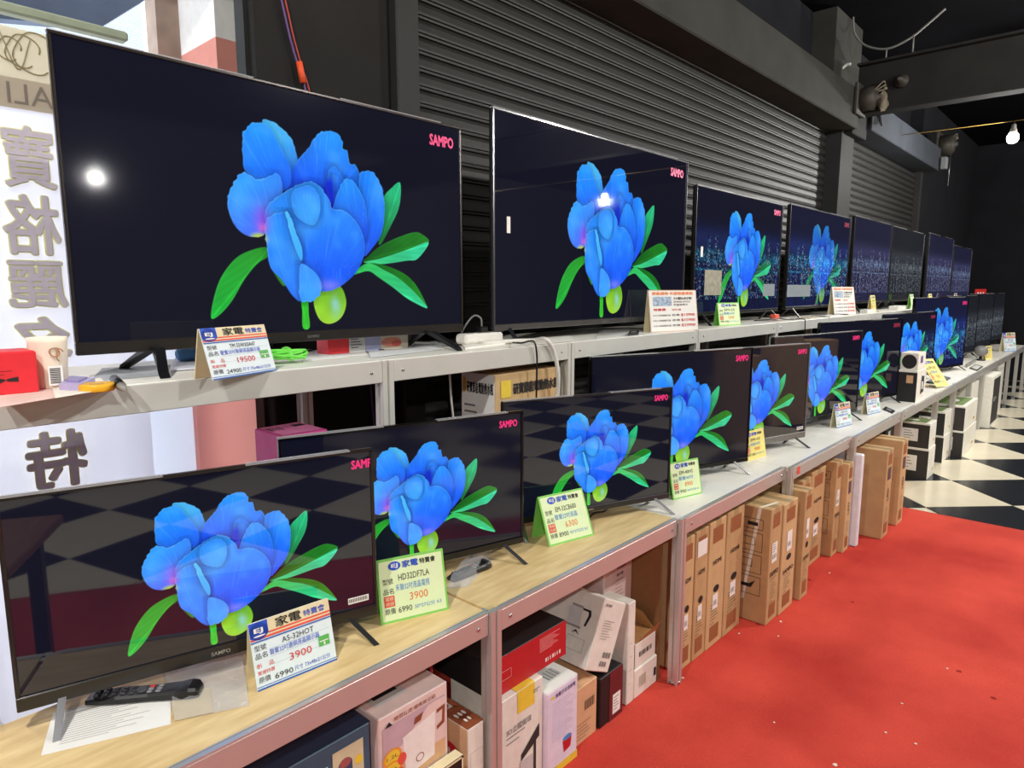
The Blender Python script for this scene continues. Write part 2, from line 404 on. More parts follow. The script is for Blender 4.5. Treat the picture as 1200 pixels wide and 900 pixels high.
# ------------------------------------------------------------------ window and what stands outside
glass = bpy.data.materials.new('window_glass'); glass.use_nodes = True
N, L, b = nodes_of(glass); gl = N.new('ShaderNodeBsdfGlossy'); gl.inputs['Roughness'].default_value = .02
tr = N.new('ShaderNodeBsdfTransparent'); tr.inputs['Color'].default_value = (.93, .95, .95, 1)
fr = N.new('ShaderNodeFresnel'); fr.inputs['IOR'].default_value = 1.2; mx = N.new('ShaderNodeMixShader')
L.new(fr.outputs[0], mx.inputs[0]); L.new(tr.outputs[0], mx.inputs[1]); L.new(gl.outputs[0], mx.inputs[2])
L.new(mx.outputs[0], N['Material Output'].inputs['Surface'])
win = struct('w', MB().box(-4, 1.13, 2.19, 2.235, 0, .05).box(1.112, 1.13, 2.19, 2.25, .05, 2.72).box(-4, 1.13, 2.19, 2.235, 2.69, 2.72).box(-1.6, -1.55, 2.19, 2.235, .05, 2.69).build('window_1', FRAMEGR))
MB().box(-4, 1.125, 2.245, 2.251, .05, 2.69).build('glass_pane', glass, win)
def cloth(name, rgb, tl=.55):
    m = mat(name, rgb, .8, var=.03, scale=3); N, L, b = nodes_of(m); base = [n for n in N if n.type == 'VALTORGB'][0]
    t = N.new('ShaderNodeBsdfTranslucent'); x = N.new('ShaderNodeMixShader'); x.inputs[0].default_value = tl
    L.new(base.outputs[0], t.inputs[0]); L.new(b.outputs[0], x.inputs[1]); L.new(t.outputs[0], x.inputs[2]); L.new(x.outputs[0], N['Material Output'].inputs['Surface'])
    return m
YB = 2.31
ban = thing('street_banner', 'white vertical banner outside the window with pale mauve characters seen reversed', 'banner', (0, YB, 0))
zt = ony(0, 30, YB)[2]; xr = ony(178, 520, YB)[0]; xl = -.45
wv = [(x, .006*math.sin(x*9+z*3)*1.0, z) for z in np.linspace(.2, zt, 14) for x in np.linspace(xl, xr, 16)]
MB().add(wv, [(j*16+i, j*16+i+1, (j+1)*16+i+1, (j+1)*16+i) for j in range(13) for i in range(15)], True).build('cloth_panel', cloth('banner_cloth', (232, 226, 234), .5), ban)
fb = frame((0, -.012, 0), (1, 0, 0), (0, 0, 1))
zc = ony(30, 130, YB)[2]; z2 = ony(30, 95, YB)[2]
MB().rect(fb, xl, zc, xr, zt).build('cream_header', cloth('banner_cream', (232, 220, 190)), ban)
fb2 = frame((0, -.014, 0), (1, 0, 0), (0, 0, 1))
MB().rect(fb2, xl, zc, xr, z2).build('header_stripe', cloth('banner_stripe', (205, 192, 178)), ban)
fb3 = frame((0, -.016, 0), (1, 0, 0), (0, 0, 1))
em = MB(); cx, cz = ony(40, 65, YB)[[0, 2]]
for k in range(3):
    em.tube([(cx+math.cos(t)*(.05-.012*k)*(1+.2*math.sin(2*t))-.03*k, -.016, cz+math.sin(t)*(.055-.012*k)) for t in np.linspace(0, 5.4, 26)], .0022, 4)
em.tube([(cx-.11+.1*t, -.016, cz+.05*math.sin(t*7)) for t in np.linspace(0, 1, 24)], .0022, 4)
em.build('scroll_emblem', cloth('banner_tan', (196, 180, 140)), ban)
MB().text(fb3, 'BAOGALI', xr-.3, zc+.012, h=z2-zc-.024, mirror=True).build('latin_lettering', cloth('banner_greybrown', (160, 148, 140)), ban)
mv = mat('banner_mauve', (212, 194, 206), .8); yl = mat('banner_yellow_edge', (240, 232, 166), .8)
lo_, hi_ = MB(), MB()
for ch, ua, va, ub, vb in (('寶', 0, 148, 64, 222), ('格', 0, 228, 70, 300), ('麗', 6, 305, 78, 362), ('名', 16, 370, 84, 440), ('特', 28, 503, 102, 572)):
    a = ony(ua, (va+vb)/2, YB); c = ony(ub, (va+vb)/2, YB); t_ = ony((ua+ub)/2, va, YB); bt = ony((ua+ub)/2, vb, YB)
    lo_.text(fb2, ch, a[0], bt[2], h=t_[2]-bt[2], w=c[0]-a[0], bold=.046, mirror=True)
    hi_.text(fb3, ch, a[0]+.003, bt[2]+.003, h=t_[2]-bt[2]-.006, w=c[0]-a[0]-.006, bold=.018, mirror=True)
lo_.build('character_outline', yl, ban); hi_.build('character', mv, ban)
pl = ony(0, 5, 2.3)[2]; ze = ony(150, 52, 2.3)
tag(MB().box(-1, ze[0], 2.29, 2.33, ze[2]+.005, pl+.01, .006).build('banner_rail', mat('olive_rail_paint', (150, 152, 128), .6)), 'greenish rail along the top of the street banner', 'rail')
# outside: tiled facade, pillars, board, awning
fac = MB().box(-1.5, 2.2, 6.0, 6.2, -.1, 4.5)
cor = mat('white_facade_tiles', (226, 230, 238), .7, var=.02); N, L, b = nodes_of(cor)
br = N.new('ShaderNodeTexBrick'); br.inputs['Scale'].default_value = 12; br.inputs['Color1'].default_value = lin((228, 232, 240)); br.inputs['Color2'].default_value = lin((216, 222, 232)); br.inputs['Mortar'].default_value = lin((188, 194, 206)); br.inputs['Mortar Size'].default_value = .02
tc = [n for n in N if n.type == 'TEX_COORD'][0]; mp = N.new('ShaderNodeMapping'); mp.inputs['Rotation'].default_value = (math.radians(90), 0, 0)
L.new(tc.outputs['Object'], mp.inputs[0]); L.new(mp.outputs[0], br.inputs['Vector']); L.new(br.outputs['Color'], b.inputs['Base Color'])
fr_ = thing('street_building', 'white tiled building across the street seen above the banner rail', 'building', (0, 0, 0))
fac.build('facade', cor, fr_)
MB().box(-1.5, 2.2, 5.6, 6.2, 4.5, 4.7).build('cornice', WHITE, fr_)
pk = thing('outside_pillar', 'pillar outside the window painted white above salmon', 'pillar', (0, 0, 0))
a = ony(252, 30, 2.5)[0]; c = ony(282, 30, 2.5)[0]; zs = ony(265, 46, 2.5)[2]
MB().box(a, c+.1, 2.5, 2.8, zs, 3.2).build('upper_shaft', mat('pillar_white', (224, 214, 208), .8), pk)
MB().box(a, c+.1, 2.5, 2.8, -.1, zs).build('lower_shaft', mat('pillar_salmon', (206, 130, 116), .8), pk)
a2 = ony(203, 40, 2.7)[0]; c2 = ony(254, 40, 2.7)[0]
MB().box(a2, c2, 2.85, 2.95, -.1, 3.3).build('weathered_plank', mat('peeling_wood', (186, 160, 144), .8, var=.2, scale=9)); tag(bpy.data.objects['weathered_plank'], 'weathered brown plank board standing outside beside the pillar', 'board')
a3 = ony(232, 520, 2.36)[0]; c3 = ony(308, 520, 2.36)[0]
tag(MB().box(a3, c3, 2.36, 2.39, -.1, ony(270, 440, 2.36)[2], .004).build('pink_board', cloth('pink_board_sheet', (250, 206, 198), .75)), 'plain pink board leaning outside the glass below the upper shelf', 'board')
a4 = ony(176, 520, 2.40)[0]
tag(MB().box(a4-.05, a3+.03, 2.40, 2.42, -.1, 1.35, .004).build('frosted_sheet', cloth('frosted_sheet_white', (236, 238, 244), .8)), 'white frosted sheet outside between the banner and the pink board', 'sheet')
aw = MB(); aw.add([onz(-30, -40, 3.2) + np.array([0, 0, 0]), ony(0, 14, 4.2), ony(120, 28, 4.2), ony(172, -8, 4.2), ony(172, -60, 4.2), ony(-30, -60, 4.2)], [(1, 2, 3, 4, 5)])
pts = [ony(-20, 20, 4.2), ony(118, 32, 4.2), ony(170, 0, 4.2), ony(175, -60, 4.2), ony(-20, -60, 4.2)]
awn = MB(); awn.prism([(p[0], p[2]) for p in pts], .08, 'xz', 4.2); tag(awn.build('awning', mat('blue_grey_awning', (96, 104, 124), .6, var=.15, scale=5)), 'blue grey awning hanging over the street outside', 'awning')
# hanging purple and red cable on the dark panel
cb = thing('wall_cable', 'purple and red cable pair hanging down the dark panel with orange tape', 'cable', (0, 0, 0))
q = [ony(u, v, 2.125) for u, v in ((325, -20), (332, 10), (340, 45), (350, 80), (357, 102), (385, 215), (410, 330), (430, 420), (442, 545), (445, 640))]
MB().tube(curve(q), .004, 6).build('purple_cable', mat('purple_jacket', (92, 60, 120), .5), cb)
MB().tube(curve([p+np.array([.012, -.004, 0]) for p in q[:5]]+[q[5]+np.array([.02, 0, 0])]), .003, 6).build('red_cable', mat('red_jacket', (170, 50, 40), .5), cb)
MB().tube([q[3]+np.array([0.0, -.004, .02]), q[3]+np.array([.012, -.004, -.045])], .011, 8).build('orange_tape', mat('orange_tape', (232, 84, 40), .6), cb)
oc = [ony(u, v, 2.125) for u, v in ((440, 380), (452, 450), (460, 490), (470, 525), (478, 600))]
tag(MB().tube(curve(oc), .005, 6).build('orange_cable', mat('orange_jacket', (206, 96, 58), .5)), 'orange cable running down behind the rack post', 'cable')
for nm, pts_, m_, y_, r_, lb in (('white_cable', ((525, 424), (527, 440), (529, 470), (532, 500), (535, 560)), 'white_jacket', 1.75, .004, 'straight white cable hanging behind the bench below the big TV'),):
    tag(MB().tube(curve([ony(u, v, y_) for u, v in pts_]), r_, 6).build(nm, mat(m_, (225, 222, 212), .5)), lb, 'cable')

# ------------------------------------------------------------------ benches (lower row) and racks (upper row)
PX = [-.79, .20, 1.226, 2.234, 3.253, 4.19, 5.25, 6.43, 7.19, 8.0, 8.82, 9.85, 10.96, 11.9, 12.85]
PYF = [1.195, 1.19, 1.186, 1.172, 1.148, 1.11, 1.10, 1.095, 1.09, 1.09, 1.09, 1.09, 1.09, 1.09, 1.09]
PW = .04
postm = {}
def post(h, m, key):
    k = (round(h, 3), key)
    if k not in postm:
        pb = MB(); w = PW/2; g = .004
        P = [(-w, -w), (-g, -w), (-g, -w+.006), (g, -w+.006), (g, -w), (w, -w), (w, -g), (w-.006, -g), (w-.006, g), (w, g), (w, w), (g, w), (g, w-.006), (-g, w-.006), (-g, w), (-w, w), (-w, g), (-w+.006, g), (-w+.006, -g), (-w, -g)]
        pb.prism(P, h, 'xy', 0); postm[k] = pb.mesh('post', m)
    return postm[k]
ORD = ('first', 'second', 'third', 'fourth', 'fifth', 'sixth', 'seventh', 'eighth', 'ninth', 'tenth', 'eleventh')
BLAB = {0: 'plywood-topped aluminium bench end beyond the TV with the remote control', 1: 'plywood-topped aluminium bench carrying the TV with a remote control before it',
        2: 'plywood-topped aluminium bench with a black and red box beneath', 3: 'white-topped aluminium bench with four flush cartons beneath', 4: 'white-topped aluminium bench with a small red sticker on its rail'}
YBK = 1.585
for k in range(len(PX)-1):
    x0, x1 = PX[k], PX[k+1]; yf = (PYF[k]+PYF[k+1])/2
    r = thing('display_bench', BLAB.get(k) or 'white-topped aluminium bench, %s after the one with the red sticker' % ORD[k-5], 'bench', (x0-PW/2, yf, 0), 0, 'benches of the lower row')
    w = x1-x0; d = YBK-yf; zb = (CT if x0 < 5.3 else 0.0)+.0006; hw = PW/2
    MB().box(.008 if k < 3 else .002, w-.002, .018, d-.01, ZL-.02, ZL, .001).build('table_top', PLY if k < 3 else WHITETOP, r)
    fr_r = MB().box(PW, w-.001, 0, .02, ZL-.065, ZL-.004, .0015); fr_r.box(PW, w-.001, 0, .012, ZL-.004, ZL+.001); fr_r.box(PW, w-.001, .014, .018, ZL-.004, ZL+.001)
    fr_r.build('front_rail', ALU, r)
    MB().box(PW, w-.001, d-.02, d, ZL-.065, ZL-.02, .0015).build('back_rail', ALU, r)
    MB().box(.008, .032, PW, d-PW, ZL-.06, ZL-.02, .0015).build('side_rail', ALU, r)
    bo = MB()
    for bx in (.075, w-.04): bo.lathe([(.006, 0), (.006, .002), (.003, .003)], 8); bo.v[-24:] = [(bx+a, -c, ZL-.034+b_) for a, b_, c in bo.v[-24:]]
    bo.build('bolt_head', SILVER, r)
    for yy in (hw, d-hw):
        p_ = link('leg', post(ZL-zb, ALU, 'a'), r, (hw, yy, zb))
        MB().lathe([(.0235, 0), (.0235, .008), (.0215, .012)], 12).build('levelling_foot', SILVER, p_, (0, 0, 0))
    if k == len(PX)-2:
        for yy in (hw, d-hw): link('leg', post(ZL-zb, ALU, 'a'), r, (w+hw, yy, zb))
    if k == 3: pass
    if k == 4: MB().rect(frame((0, -.0006, 0), (1, 0, 0), (0, 0, 1)), .08, ZL-.05, .12, ZL-.012).build('red_sticker', mat('red_sticker', (226, 74, 60), .6), r)
UX = [-.79, .20, 1.209, 2.10, 3.16, 4.2, 5.2, 6.2, 7.2, 8.2, 9.2, 10.2, 11.2, 12.2, 13.1]
ULAB = {0: 'grey-lipped rack section against the window glass', 1: 'grey-lipped rack section carrying the TV beside the window', 2: 'grey-lipped rack section with the water-boiler carton below it', 3: 'grey-lipped rack section under the tall TV with the glare spot'}
for k in range(len(UX)-1):
    x0, x1 = UX[k], UX[k+1]; w = x1-x0; d = .5; hw = PW/2; zb = (CT if x0 < 5.3 else 0.0)+.0006
    r = thing('display_rack', ULAB.get(k) or 'grey-lipped rack section, %s after the one under the tall TV' % ORD[k-4], 'rack', (x0-PW/2, YU, 0), 0, 'sections of the upper rack')
    MB().box(.004, w-.004, .006, d-.006, ZU-.02, ZU, .001).build('table_top', WHITETOP, r)
    MB().box(PW, w-.001, 0, .02, ZU-.066, ZU-.002, .0015).build('front_rail', GREYLIP, r)
    MB().box(PW, w-.001, d-.02, d, ZU-.066, ZU-.02, .0015).build('back_rail', GREYLIP, r)
    MB().box(.008, .032, PW, d-PW, ZU-.06, ZU-.02, .0015).build('side_rail', GREYLIP, r)
    bo = MB()
    for bx in (.075, w-.04): bo.lathe([(.005, 0), (.005, .002), (.003, .003)], 8); bo.v[-24:] = [(bx+a, -c, ZU-.034+b_) for a, b_, c in bo.v[-24:]]
    bo.build('bolt_head', SILVER, r)
    xs_ = [hw] if k < len(UX)-2 else [hw, w+hw]
    for xx in xs_:
        for yy in (hw, d-hw): link('leg', post(ZU-.002-zb, GREYLIP, 'g'), r, (xx, yy, zb))

# ------------------------------------------------------------------ the picture on the screens
def sdf(px, py, poly):
    P = np.array(poly, float); n = len(P); d = np.full(px.shape, 1e9); ins = np.zeros(px.shape, bool)
    for i in range(n):
        ax, ay = P[i]; bx_, by_ = P[(i+1) % n]; ex, ey = bx_-ax, by_-ay; wx, wy = px-ax, py-ay
        t = np.clip((wx*ex+wy*ey)/(ex*ex+ey*ey+1e-12), 0, 1); d = np.minimum(d, np.hypot(wx-t*ex, wy-t*ey))
        c = ((ay > py) != (by_ > py)) & (px < ex*(py-ay)/(ey+1e-12)+ax); ins ^= c
    return np.where(ins, -d, d)
def smooth(poly, k=5):
    P = [np.array(p, float) for p in poly]; n = len(P); out = []
    for i in range(n):
        a, b_, c, d = P[i-1], P[i], P[(i+1) % n], P[(i+2) % n]
        for t in np.linspace(0, 1, k, endpoint=False): out.append(.5*((2*b_)+(c-a)*t+(2*a-5*b_+4*c-d)*t*t+(3*b_-a-3*c+d)*t**3))
    return out
U1X0, U1X1, U1Z0, U1Z1, U1Y = .459, 1.690, 1.385, 2.099, 1.795
def zoom2st(x, y):
    p = ony(240+x/3.333, 130+y/3.333, U1Y); return ((p[0]-U1X0)/(U1X1-U1X0)*1.724, (p[2]-U1Z0)/(U1Z1-U1Z0))
B = lambda *c: np.array([s2l(v) for v in c])
# (outline in the measuring frame, base point, tip point, base colour, tip colour, rim colour)
PET = [
 ('leaf', [(240,558),(190,565),(120,600),(60,680),(30,770),(20,848),(50,838),(100,780),(150,690),(200,625),(245,592)], (240,570),(25,845),(40,150,40),(30,185,60),(90,220,90)),
 ('leaf', [(765,287),(762,380),(730,460),(690,538),(680,520),(700,420),(700,350),(730,310)], (690,530),(765,290),(20,120,40),(40,190,130),(80,220,150)),
 ('leaf', [(877,530),(850,497),(820,490),(760,510),(690,545),(640,590),(622,612),(690,600),(790,565)], (630,605),(877,530),(10,90,20),(30,130,30),(80,180,80)),
 ('leaf', [(877,530),(835,597),(790,606),(690,621),(622,614),(690,598),(790,563)], (630,605),(877,540),(60,200,120),(50,215,160),(120,240,190)),
 ('leaf', [(645,618),(700,625),(780,660),(830,710),(873,800),(820,735),(760,680),(700,645)], (645,618),(873,800),(10,110,20),(30,140,30),(80,190,80)),
 ('leaf', [(645,618),(700,645),(760,680),(820,735),(873,800),(800,765),(740,718),(680,675),(640,650),(580,666),(600,640)], (600,650),(873,800),(50,200,90),(50,210,150),(120,240,180)),
 ('leaf', [(376,765),(400,765),(405,830),(408,885),(383,885),(380,820)], (380,770),(395,880),(40,190,40),(60,215,50),(120,240,90)),
 ('leaf', [(262,650),(275,650),(312,705),(300,710)], (262,650),(310,708),(30,120,30),(60,160,60),(60,160,60)),
 ('sepal', [(425,780),(440,735),(480,705),(530,715),(552,770),(545,820),(520,855),(480,868),(445,845)], (500,720),(480,868),(120,200,40),(160,220,50),(200,240,120)),
 ('petal', [(222,42),(265,45),(310,75),(340,120),(355,170),(362,215),(350,270),(300,300),(270,200)], (320,280),(260,50),(30,110,240),(70,185,255),(120,215,255)),
 ('petal', [(365,190),(400,150),(430,100),(470,75),(515,85),(535,115),(538,148),(558,155),(565,205),(590,217),(606,250),(640,330),(600,420),(470,420),(350,400),(320,320),(335,250)], (450,330),(480,80),(14,70,235),(40,150,255),(90,190,255)),
 ('petal', [(606,260),(625,240),(655,242),(680,275),(700,340),(703,420),(690,500),(655,556),(622,590),(600,540),(600,400)], (620,570),(660,250),(20,80,240),(30,135,255),(90,180,255)),
 ('petal', [(140,110),(150,75),(180,45),(222,42),(255,70),(280,115),(300,160),(330,225),(330,300),(280,330),(210,300),(170,262),(148,230),(143,180)], (280,300),(190,50),(20,95,245),(35,150,255),(90,195,255)),
 ('petal', [(150,250),(112,280),(87,350),(88,410),(115,470),(150,503),(190,514),(232,500),(270,420),(300,330),(290,262),(262,255),(215,278),(180,268)], (240,470),(130,290),(70,110,245),(40,150,255),(120,205,255)),
 ('petal', [(480,250),(500,222),(530,250),(545,290),(530,340),(505,395),(480,340)], (500,390),(505,230),(10,40,210),(40,130,250),(70,160,255)),
 ('petal', [(470,290),(490,260),(500,330),(502,395),(480,370),(450,330)], (495,390),(475,270),(8,25,190),(12,50,220),(20,70,230)),
 ('petal', [(540,282),(570,275),(600,310),(625,370),(636,450),(628,520),(590,470),(540,420),(500,400),(520,330)], (600,480),(560,285),(20,85,240),(40,145,255),(90,190,255)),
 ('petal', [(232,430),(250,375),(330,315),(400,285),(440,295),(480,350),(500,395),(540,400),(585,440),(618,500),(625,570),(602,640),(560,690),(510,725),(460,735),(400,715),(350,640),(300,560),(250,500)], (440,640),(420,300),(20,90,240),(45,150,255),(110,200,255)),
 ('petal', [(340,330),(400,300),(440,330),(450,400),(430,460),(390,455),(345,410)], (400,450),(390,310),(60,160,252),(50,140,250),(60,160,255)),
 ('petal', [(232,470),(250,430),(300,412),(325,420),(350,490),(375,560),(375,620),(380,700),(375,775),(340,752),(300,690),(255,640),(240,560)], (350,740),(290,420),(40,120,250),(40,140,255),(120,205,255)),
 ('petal', [(315,418),(330,425),(352,490),(378,560),(376,612),(345,540)], (375,600),(320,420),(60,170,250),(70,190,255),(130,220,255)),
 ('petal', [(372,625),(410,640),(445,678),(456,730),(430,772),(400,778),(372,774),(368,700)], (400,640),(410,775),(60,150,250),(50,150,255),(110,200,255)),
]
def vnoise(x, y, seed=0):
    g = np.random.default_rng(100+seed).random((64, 64)); xi = np.floor(x).astype(int); yi = np.floor(y).astype(int); fx = x-xi; fy = y-yi
    fx = fx*fx*(3-2*fx); fy = fy*fy*(3-2*fy); G = lambda a, c: g[a % 64, c % 64]
    return (G(xi, yi)*(1-fx)+G(xi+1, yi)*fx)*(1-fy)+(G(xi, yi+1)*(1-fx)+G(xi+1, yi+1)*fx)*fy
def paint_flower(nx, ny):
    sx, ty = np.meshgrid(np.linspace(0, 1.724, nx), np.linspace(0, 1, ny))
    img = np.zeros((ny, nx, 3)); img[:] = B(5, 7, 26)
    cell = 1.0/ny
    for pi, (kind, poly, bp, tp, cb_, ct, crim) in enumerate(PET):
        P = smooth([zoom2st(*p) for p in poly], 5)
        A = np.array(P); x0, y0 = A.min(0)-.012; x1, y1 = A.max(0)+.012
        i0, i1 = max(0, int(x0/1.724*nx)-2), min(nx, int(x1/1.724*nx)+3); j0, j1 = max(0, int(y0*ny)-2), min(ny, int(y1*ny)+3)
        if i1 <= i0 or j1 <= j0: continue
        px, py = sx[j0:j1, i0:i1], ty[j0:j1, i0:i1]; d = sdf(px, py, P)
        b0 = np.array(zoom2st(*bp)); t0 = np.array(zoom2st(*tp)); ax = t0-b0; Ln = np.hypot(*ax)+1e-9
        g = np.clip(((px-b0[0])*ax[0]+(py-b0[1])*ax[1])/Ln**2, 0, 1.2)
        cr = ((px-b0[0])*ax[1]-(py-b0[1])*ax[0])/Ln**2
        ang = cr/(.35+g)
        if kind == 'petal': d = d+(vnoise(px*70, py*70, pi)-.5)*.010*np.clip(g*1.5-.5, 0, 1)
        gg = np.clip(g, 0, 1)[..., None]; col = B(*cb_)*(1-gg)+B(*ct)*gg
        low = vnoise(px*9+pi*7, py*9, 31+pi)*.6+vnoise(px*21, py*21, 5+pi)*.4
        st = vnoise(ang*60+9, g*2.5, 61+pi)*.55+vnoise(ang*150+3, g*4, 91+pi)*.45
        if kind == 'petal':
            col = col*(.92+.40*low+.24*(st-.5))[..., None]
            hi = np.clip((low-.55)*2.2, 0, 1)*np.clip(g+.15, 0, 1)*.55; hi = hi[..., None]; col = col*(1-hi)+B(96, 190, 252)*hi
            fine = np.clip((st-.68)*3.0, 0, 1)[..., None]*.28; col = col*(1-fine)+B(130, 205, 250)*fine
            edge = np.exp(-(np.maximum(-d, 0)/.02)**2)*.22; col = col*(1-edge*.6)[..., None]
        elif kind == 'leaf':
            vein = np.abs(cr); side = np.sin(vein*90-g*26)
            col = col*(.68+.5*low+  .05*side)[..., None]*(1+.4*np.exp(-(vein/.012)**2))[..., None]
        else: col = col*(.7+.55*low)[..., None]
        rim = np.exp(-(np.maximum(-d, 0)/.0035)**2)*(.42 if kind == 'petal' else .3)*np.clip(g*1.3, .05, 1)*(.4+vnoise(px*40, py*40, pi+3))
        rim = np.clip(rim, 0, 1)[..., None]; col = col*(1-rim)+B(*crim)*rim
        if kind == 'petal':
            sh = np.exp(-np.maximum(d, 0)/.018)*.42; lit = img[j0:j1, i0:i1].sum(-1) > .12
            img[j0:j1, i0:i1] *= (1-sh*lit*(d > 0))[..., None]
        a_ = np.clip(.5-d/cell, 0, 1)[..., None]
        img[j0:j1, i0:i1] = img[j0:j1, i0:i1]*(1-a_)+np.clip(col, 0, 1)*a_
    def blot(x, y, r, c, k, tall=1.0):
        q = zoom2st(x, y); w = k*np.exp(-((sx-q[0])**2+((ty-q[1])/tall)**2)/(r*r)); m_ = (img[..., 2] > .3)
        w = (w*m_)[..., None]; img[:] = img*(1-w)+B(*c)*w
    blot(218, 440, .032, (150, 70, 235), .6, 1.6); blot(222, 476, .018, (226, 110, 200), .6); blot(490, 712, .045, (150, 140, 245), .5, .5); blot(495, 360, .02, (12, 40, 215), .6, 2.5); blot(300, 250, .05, (20, 90, 240), .35)
    q = zoom2st(208, 520); w = np.exp(-(((sx-q[0])/.035)**2+((ty-q[1])/.022)**2)**2)*(img[..., 2] > .3); w = w[..., None]; img[:] = img*(1-w)+B(180, 205, 60)*w
    q = zoom2st(510, 800); w = .7*np.exp(-(((sx-q[0])/.022)**2+((ty-q[1])/.04)**2))*(img[..., 1] > .3)*(.3+vnoise(sx*40, ty*40, 8)); img[:] = img*(1-w[..., None])+B(150, 215, 225)*w[..., None]
    return img
def paint_city(nx, ny):
    sx, ty = np.meshgrid(np.linspace(0, 1.724, nx), np.linspace(0, 1, ny)); img = np.zeros((ny, nx, 3))
    img[:] = B(12, 16, 44); img += B(24, 40, 96)*np.exp(-((ty-.60)/.09)**2)[..., None]
    k = 2; H, Wd = ny//k+1, nx//k+1
    up = lambda a: np.repeat(np.repeat(a, k, 0), k, 1)[:ny, :nx]
    colh = np.repeat(rng.random(Wd//4+2), 4)[:Wd]; tower = up(np.tile(colh, (H, 1))); blk = up(np.repeat(np.repeat(rng.random((H//5+1, Wd//4+1)), 5, 0), 4, 1)[:H, :Wd])
    top = .50+.10*(tower > .8)+.04*tower; low = ty < top
    dots = up(rng.random((H, Wd))); ch = up(rng.integers(0, 6, (H, Wd))); am = up(rng.random((H, Wd)))
    pal = np.array([B(40, 110, 220), B(40, 180, 220), B(150, 165, 220), B(96, 66, 160), B(30, 50, 140), B(200, 215, 235)])
    base = B(16, 26, 70)*(.4+.9*blk[..., None]); img = np.where(low[..., None], base, img)
    on = low & (dots < .5*(.2+tower)); img = np.where(on[..., None], pal[ch]*(.2+.6*am[..., None]), img)
    band = np.exp(-((ty-.46)/.05)**2)*(dots < .75); img += band[..., None]*B(20, 180, 220)*.55*blk[..., None]
    line = np.exp(-((ty-.35)/.008)**2)*(dots < .6); img += line[..., None]*B(60, 190, 220)*.45
    bot = ty < .1; img = np.where(bot[..., None], B(12, 24, 72)*(.7+.5*blk[..., None]), img)
    return np.clip(img, 0, 1.2)
def screen_mesh(name, img, m):
    ny, nx, _ = img.shape
    X, Z = np.meshgrid(np.linspace(-.5, .5, nx), np.linspace(0, 1, ny))
    co = np.stack([X, np.zeros_like(X), Z], -1).reshape(-1, 3).astype('f')
    idx = np.arange(nx*ny).reshape(ny, nx); q = np.stack([idx[:-1, :-1], idx[:-1, 1:], idx[1:, 1:], idx[1:, :-1]], -1).reshape(-1, 4)
    me = bpy.data.meshes.new(name); me.vertices.add(len(co)); me.vertices.foreach_set('co', co.ravel())
    me.loops.add(q.size); me.loops.foreach_set('vertex_index', q.ravel().astype('i')); me.polygons.add(len(q))
    me.polygons.foreach_set('loop_start', np.arange(0, q.size, 4, dtype='i')); me.polygons.foreach_set('loop_total', np.full(len(q), 4, 'i'))
    me.update(); at = me.attributes.new('pix', 'FLOAT_COLOR', 'POINT')
    at.data.foreach_set('color', np.concatenate([img, np.ones((ny, nx, 1))], -1).astype('f').ravel()); me.materials.append(m)
    return me
FL = paint_flower(640, 372); FS = FL[::2, ::2]; CI = paint_city(320, 186)
lum = lambda a: a.max(-1, keepdims=True)
S_FLOWER = screen_mesh('screen_flower', FL, SCREEN); S_FLOWER_G = screen_mesh('screen_flower_film', FL, SCREEN_GL)
S_MIX1 = screen_mesh('screen_mix', np.maximum(FS, CI*.55*(1-.6*np.clip(lum(FS), 0, 1))), SCREEN_GL)
S_MIX2 = screen_mesh('screen_mix_late', FS*.55+CI*.75, SCREEN_GL)
S_MIX3 = screen_mesh('screen_mix_blue', np.maximum(FS*.8, 0)+CI*.7*np.array([.8, 1, 1.3]), SCREEN)
S_CITY = screen_mesh('screen_city', (CI*.6+CI.mean(-1, keepdims=True)*.8)*.5*np.array([1.0, .9, 1.1])+B(12, 13, 36), SCREEN_GL)
S_CITYDK = screen_mesh('screen_city_dim', CI.mean(-1, keepdims=True)*.5*np.array([.8, .95, 1.1])+B(8, 9, 15), SCREEN_GL)

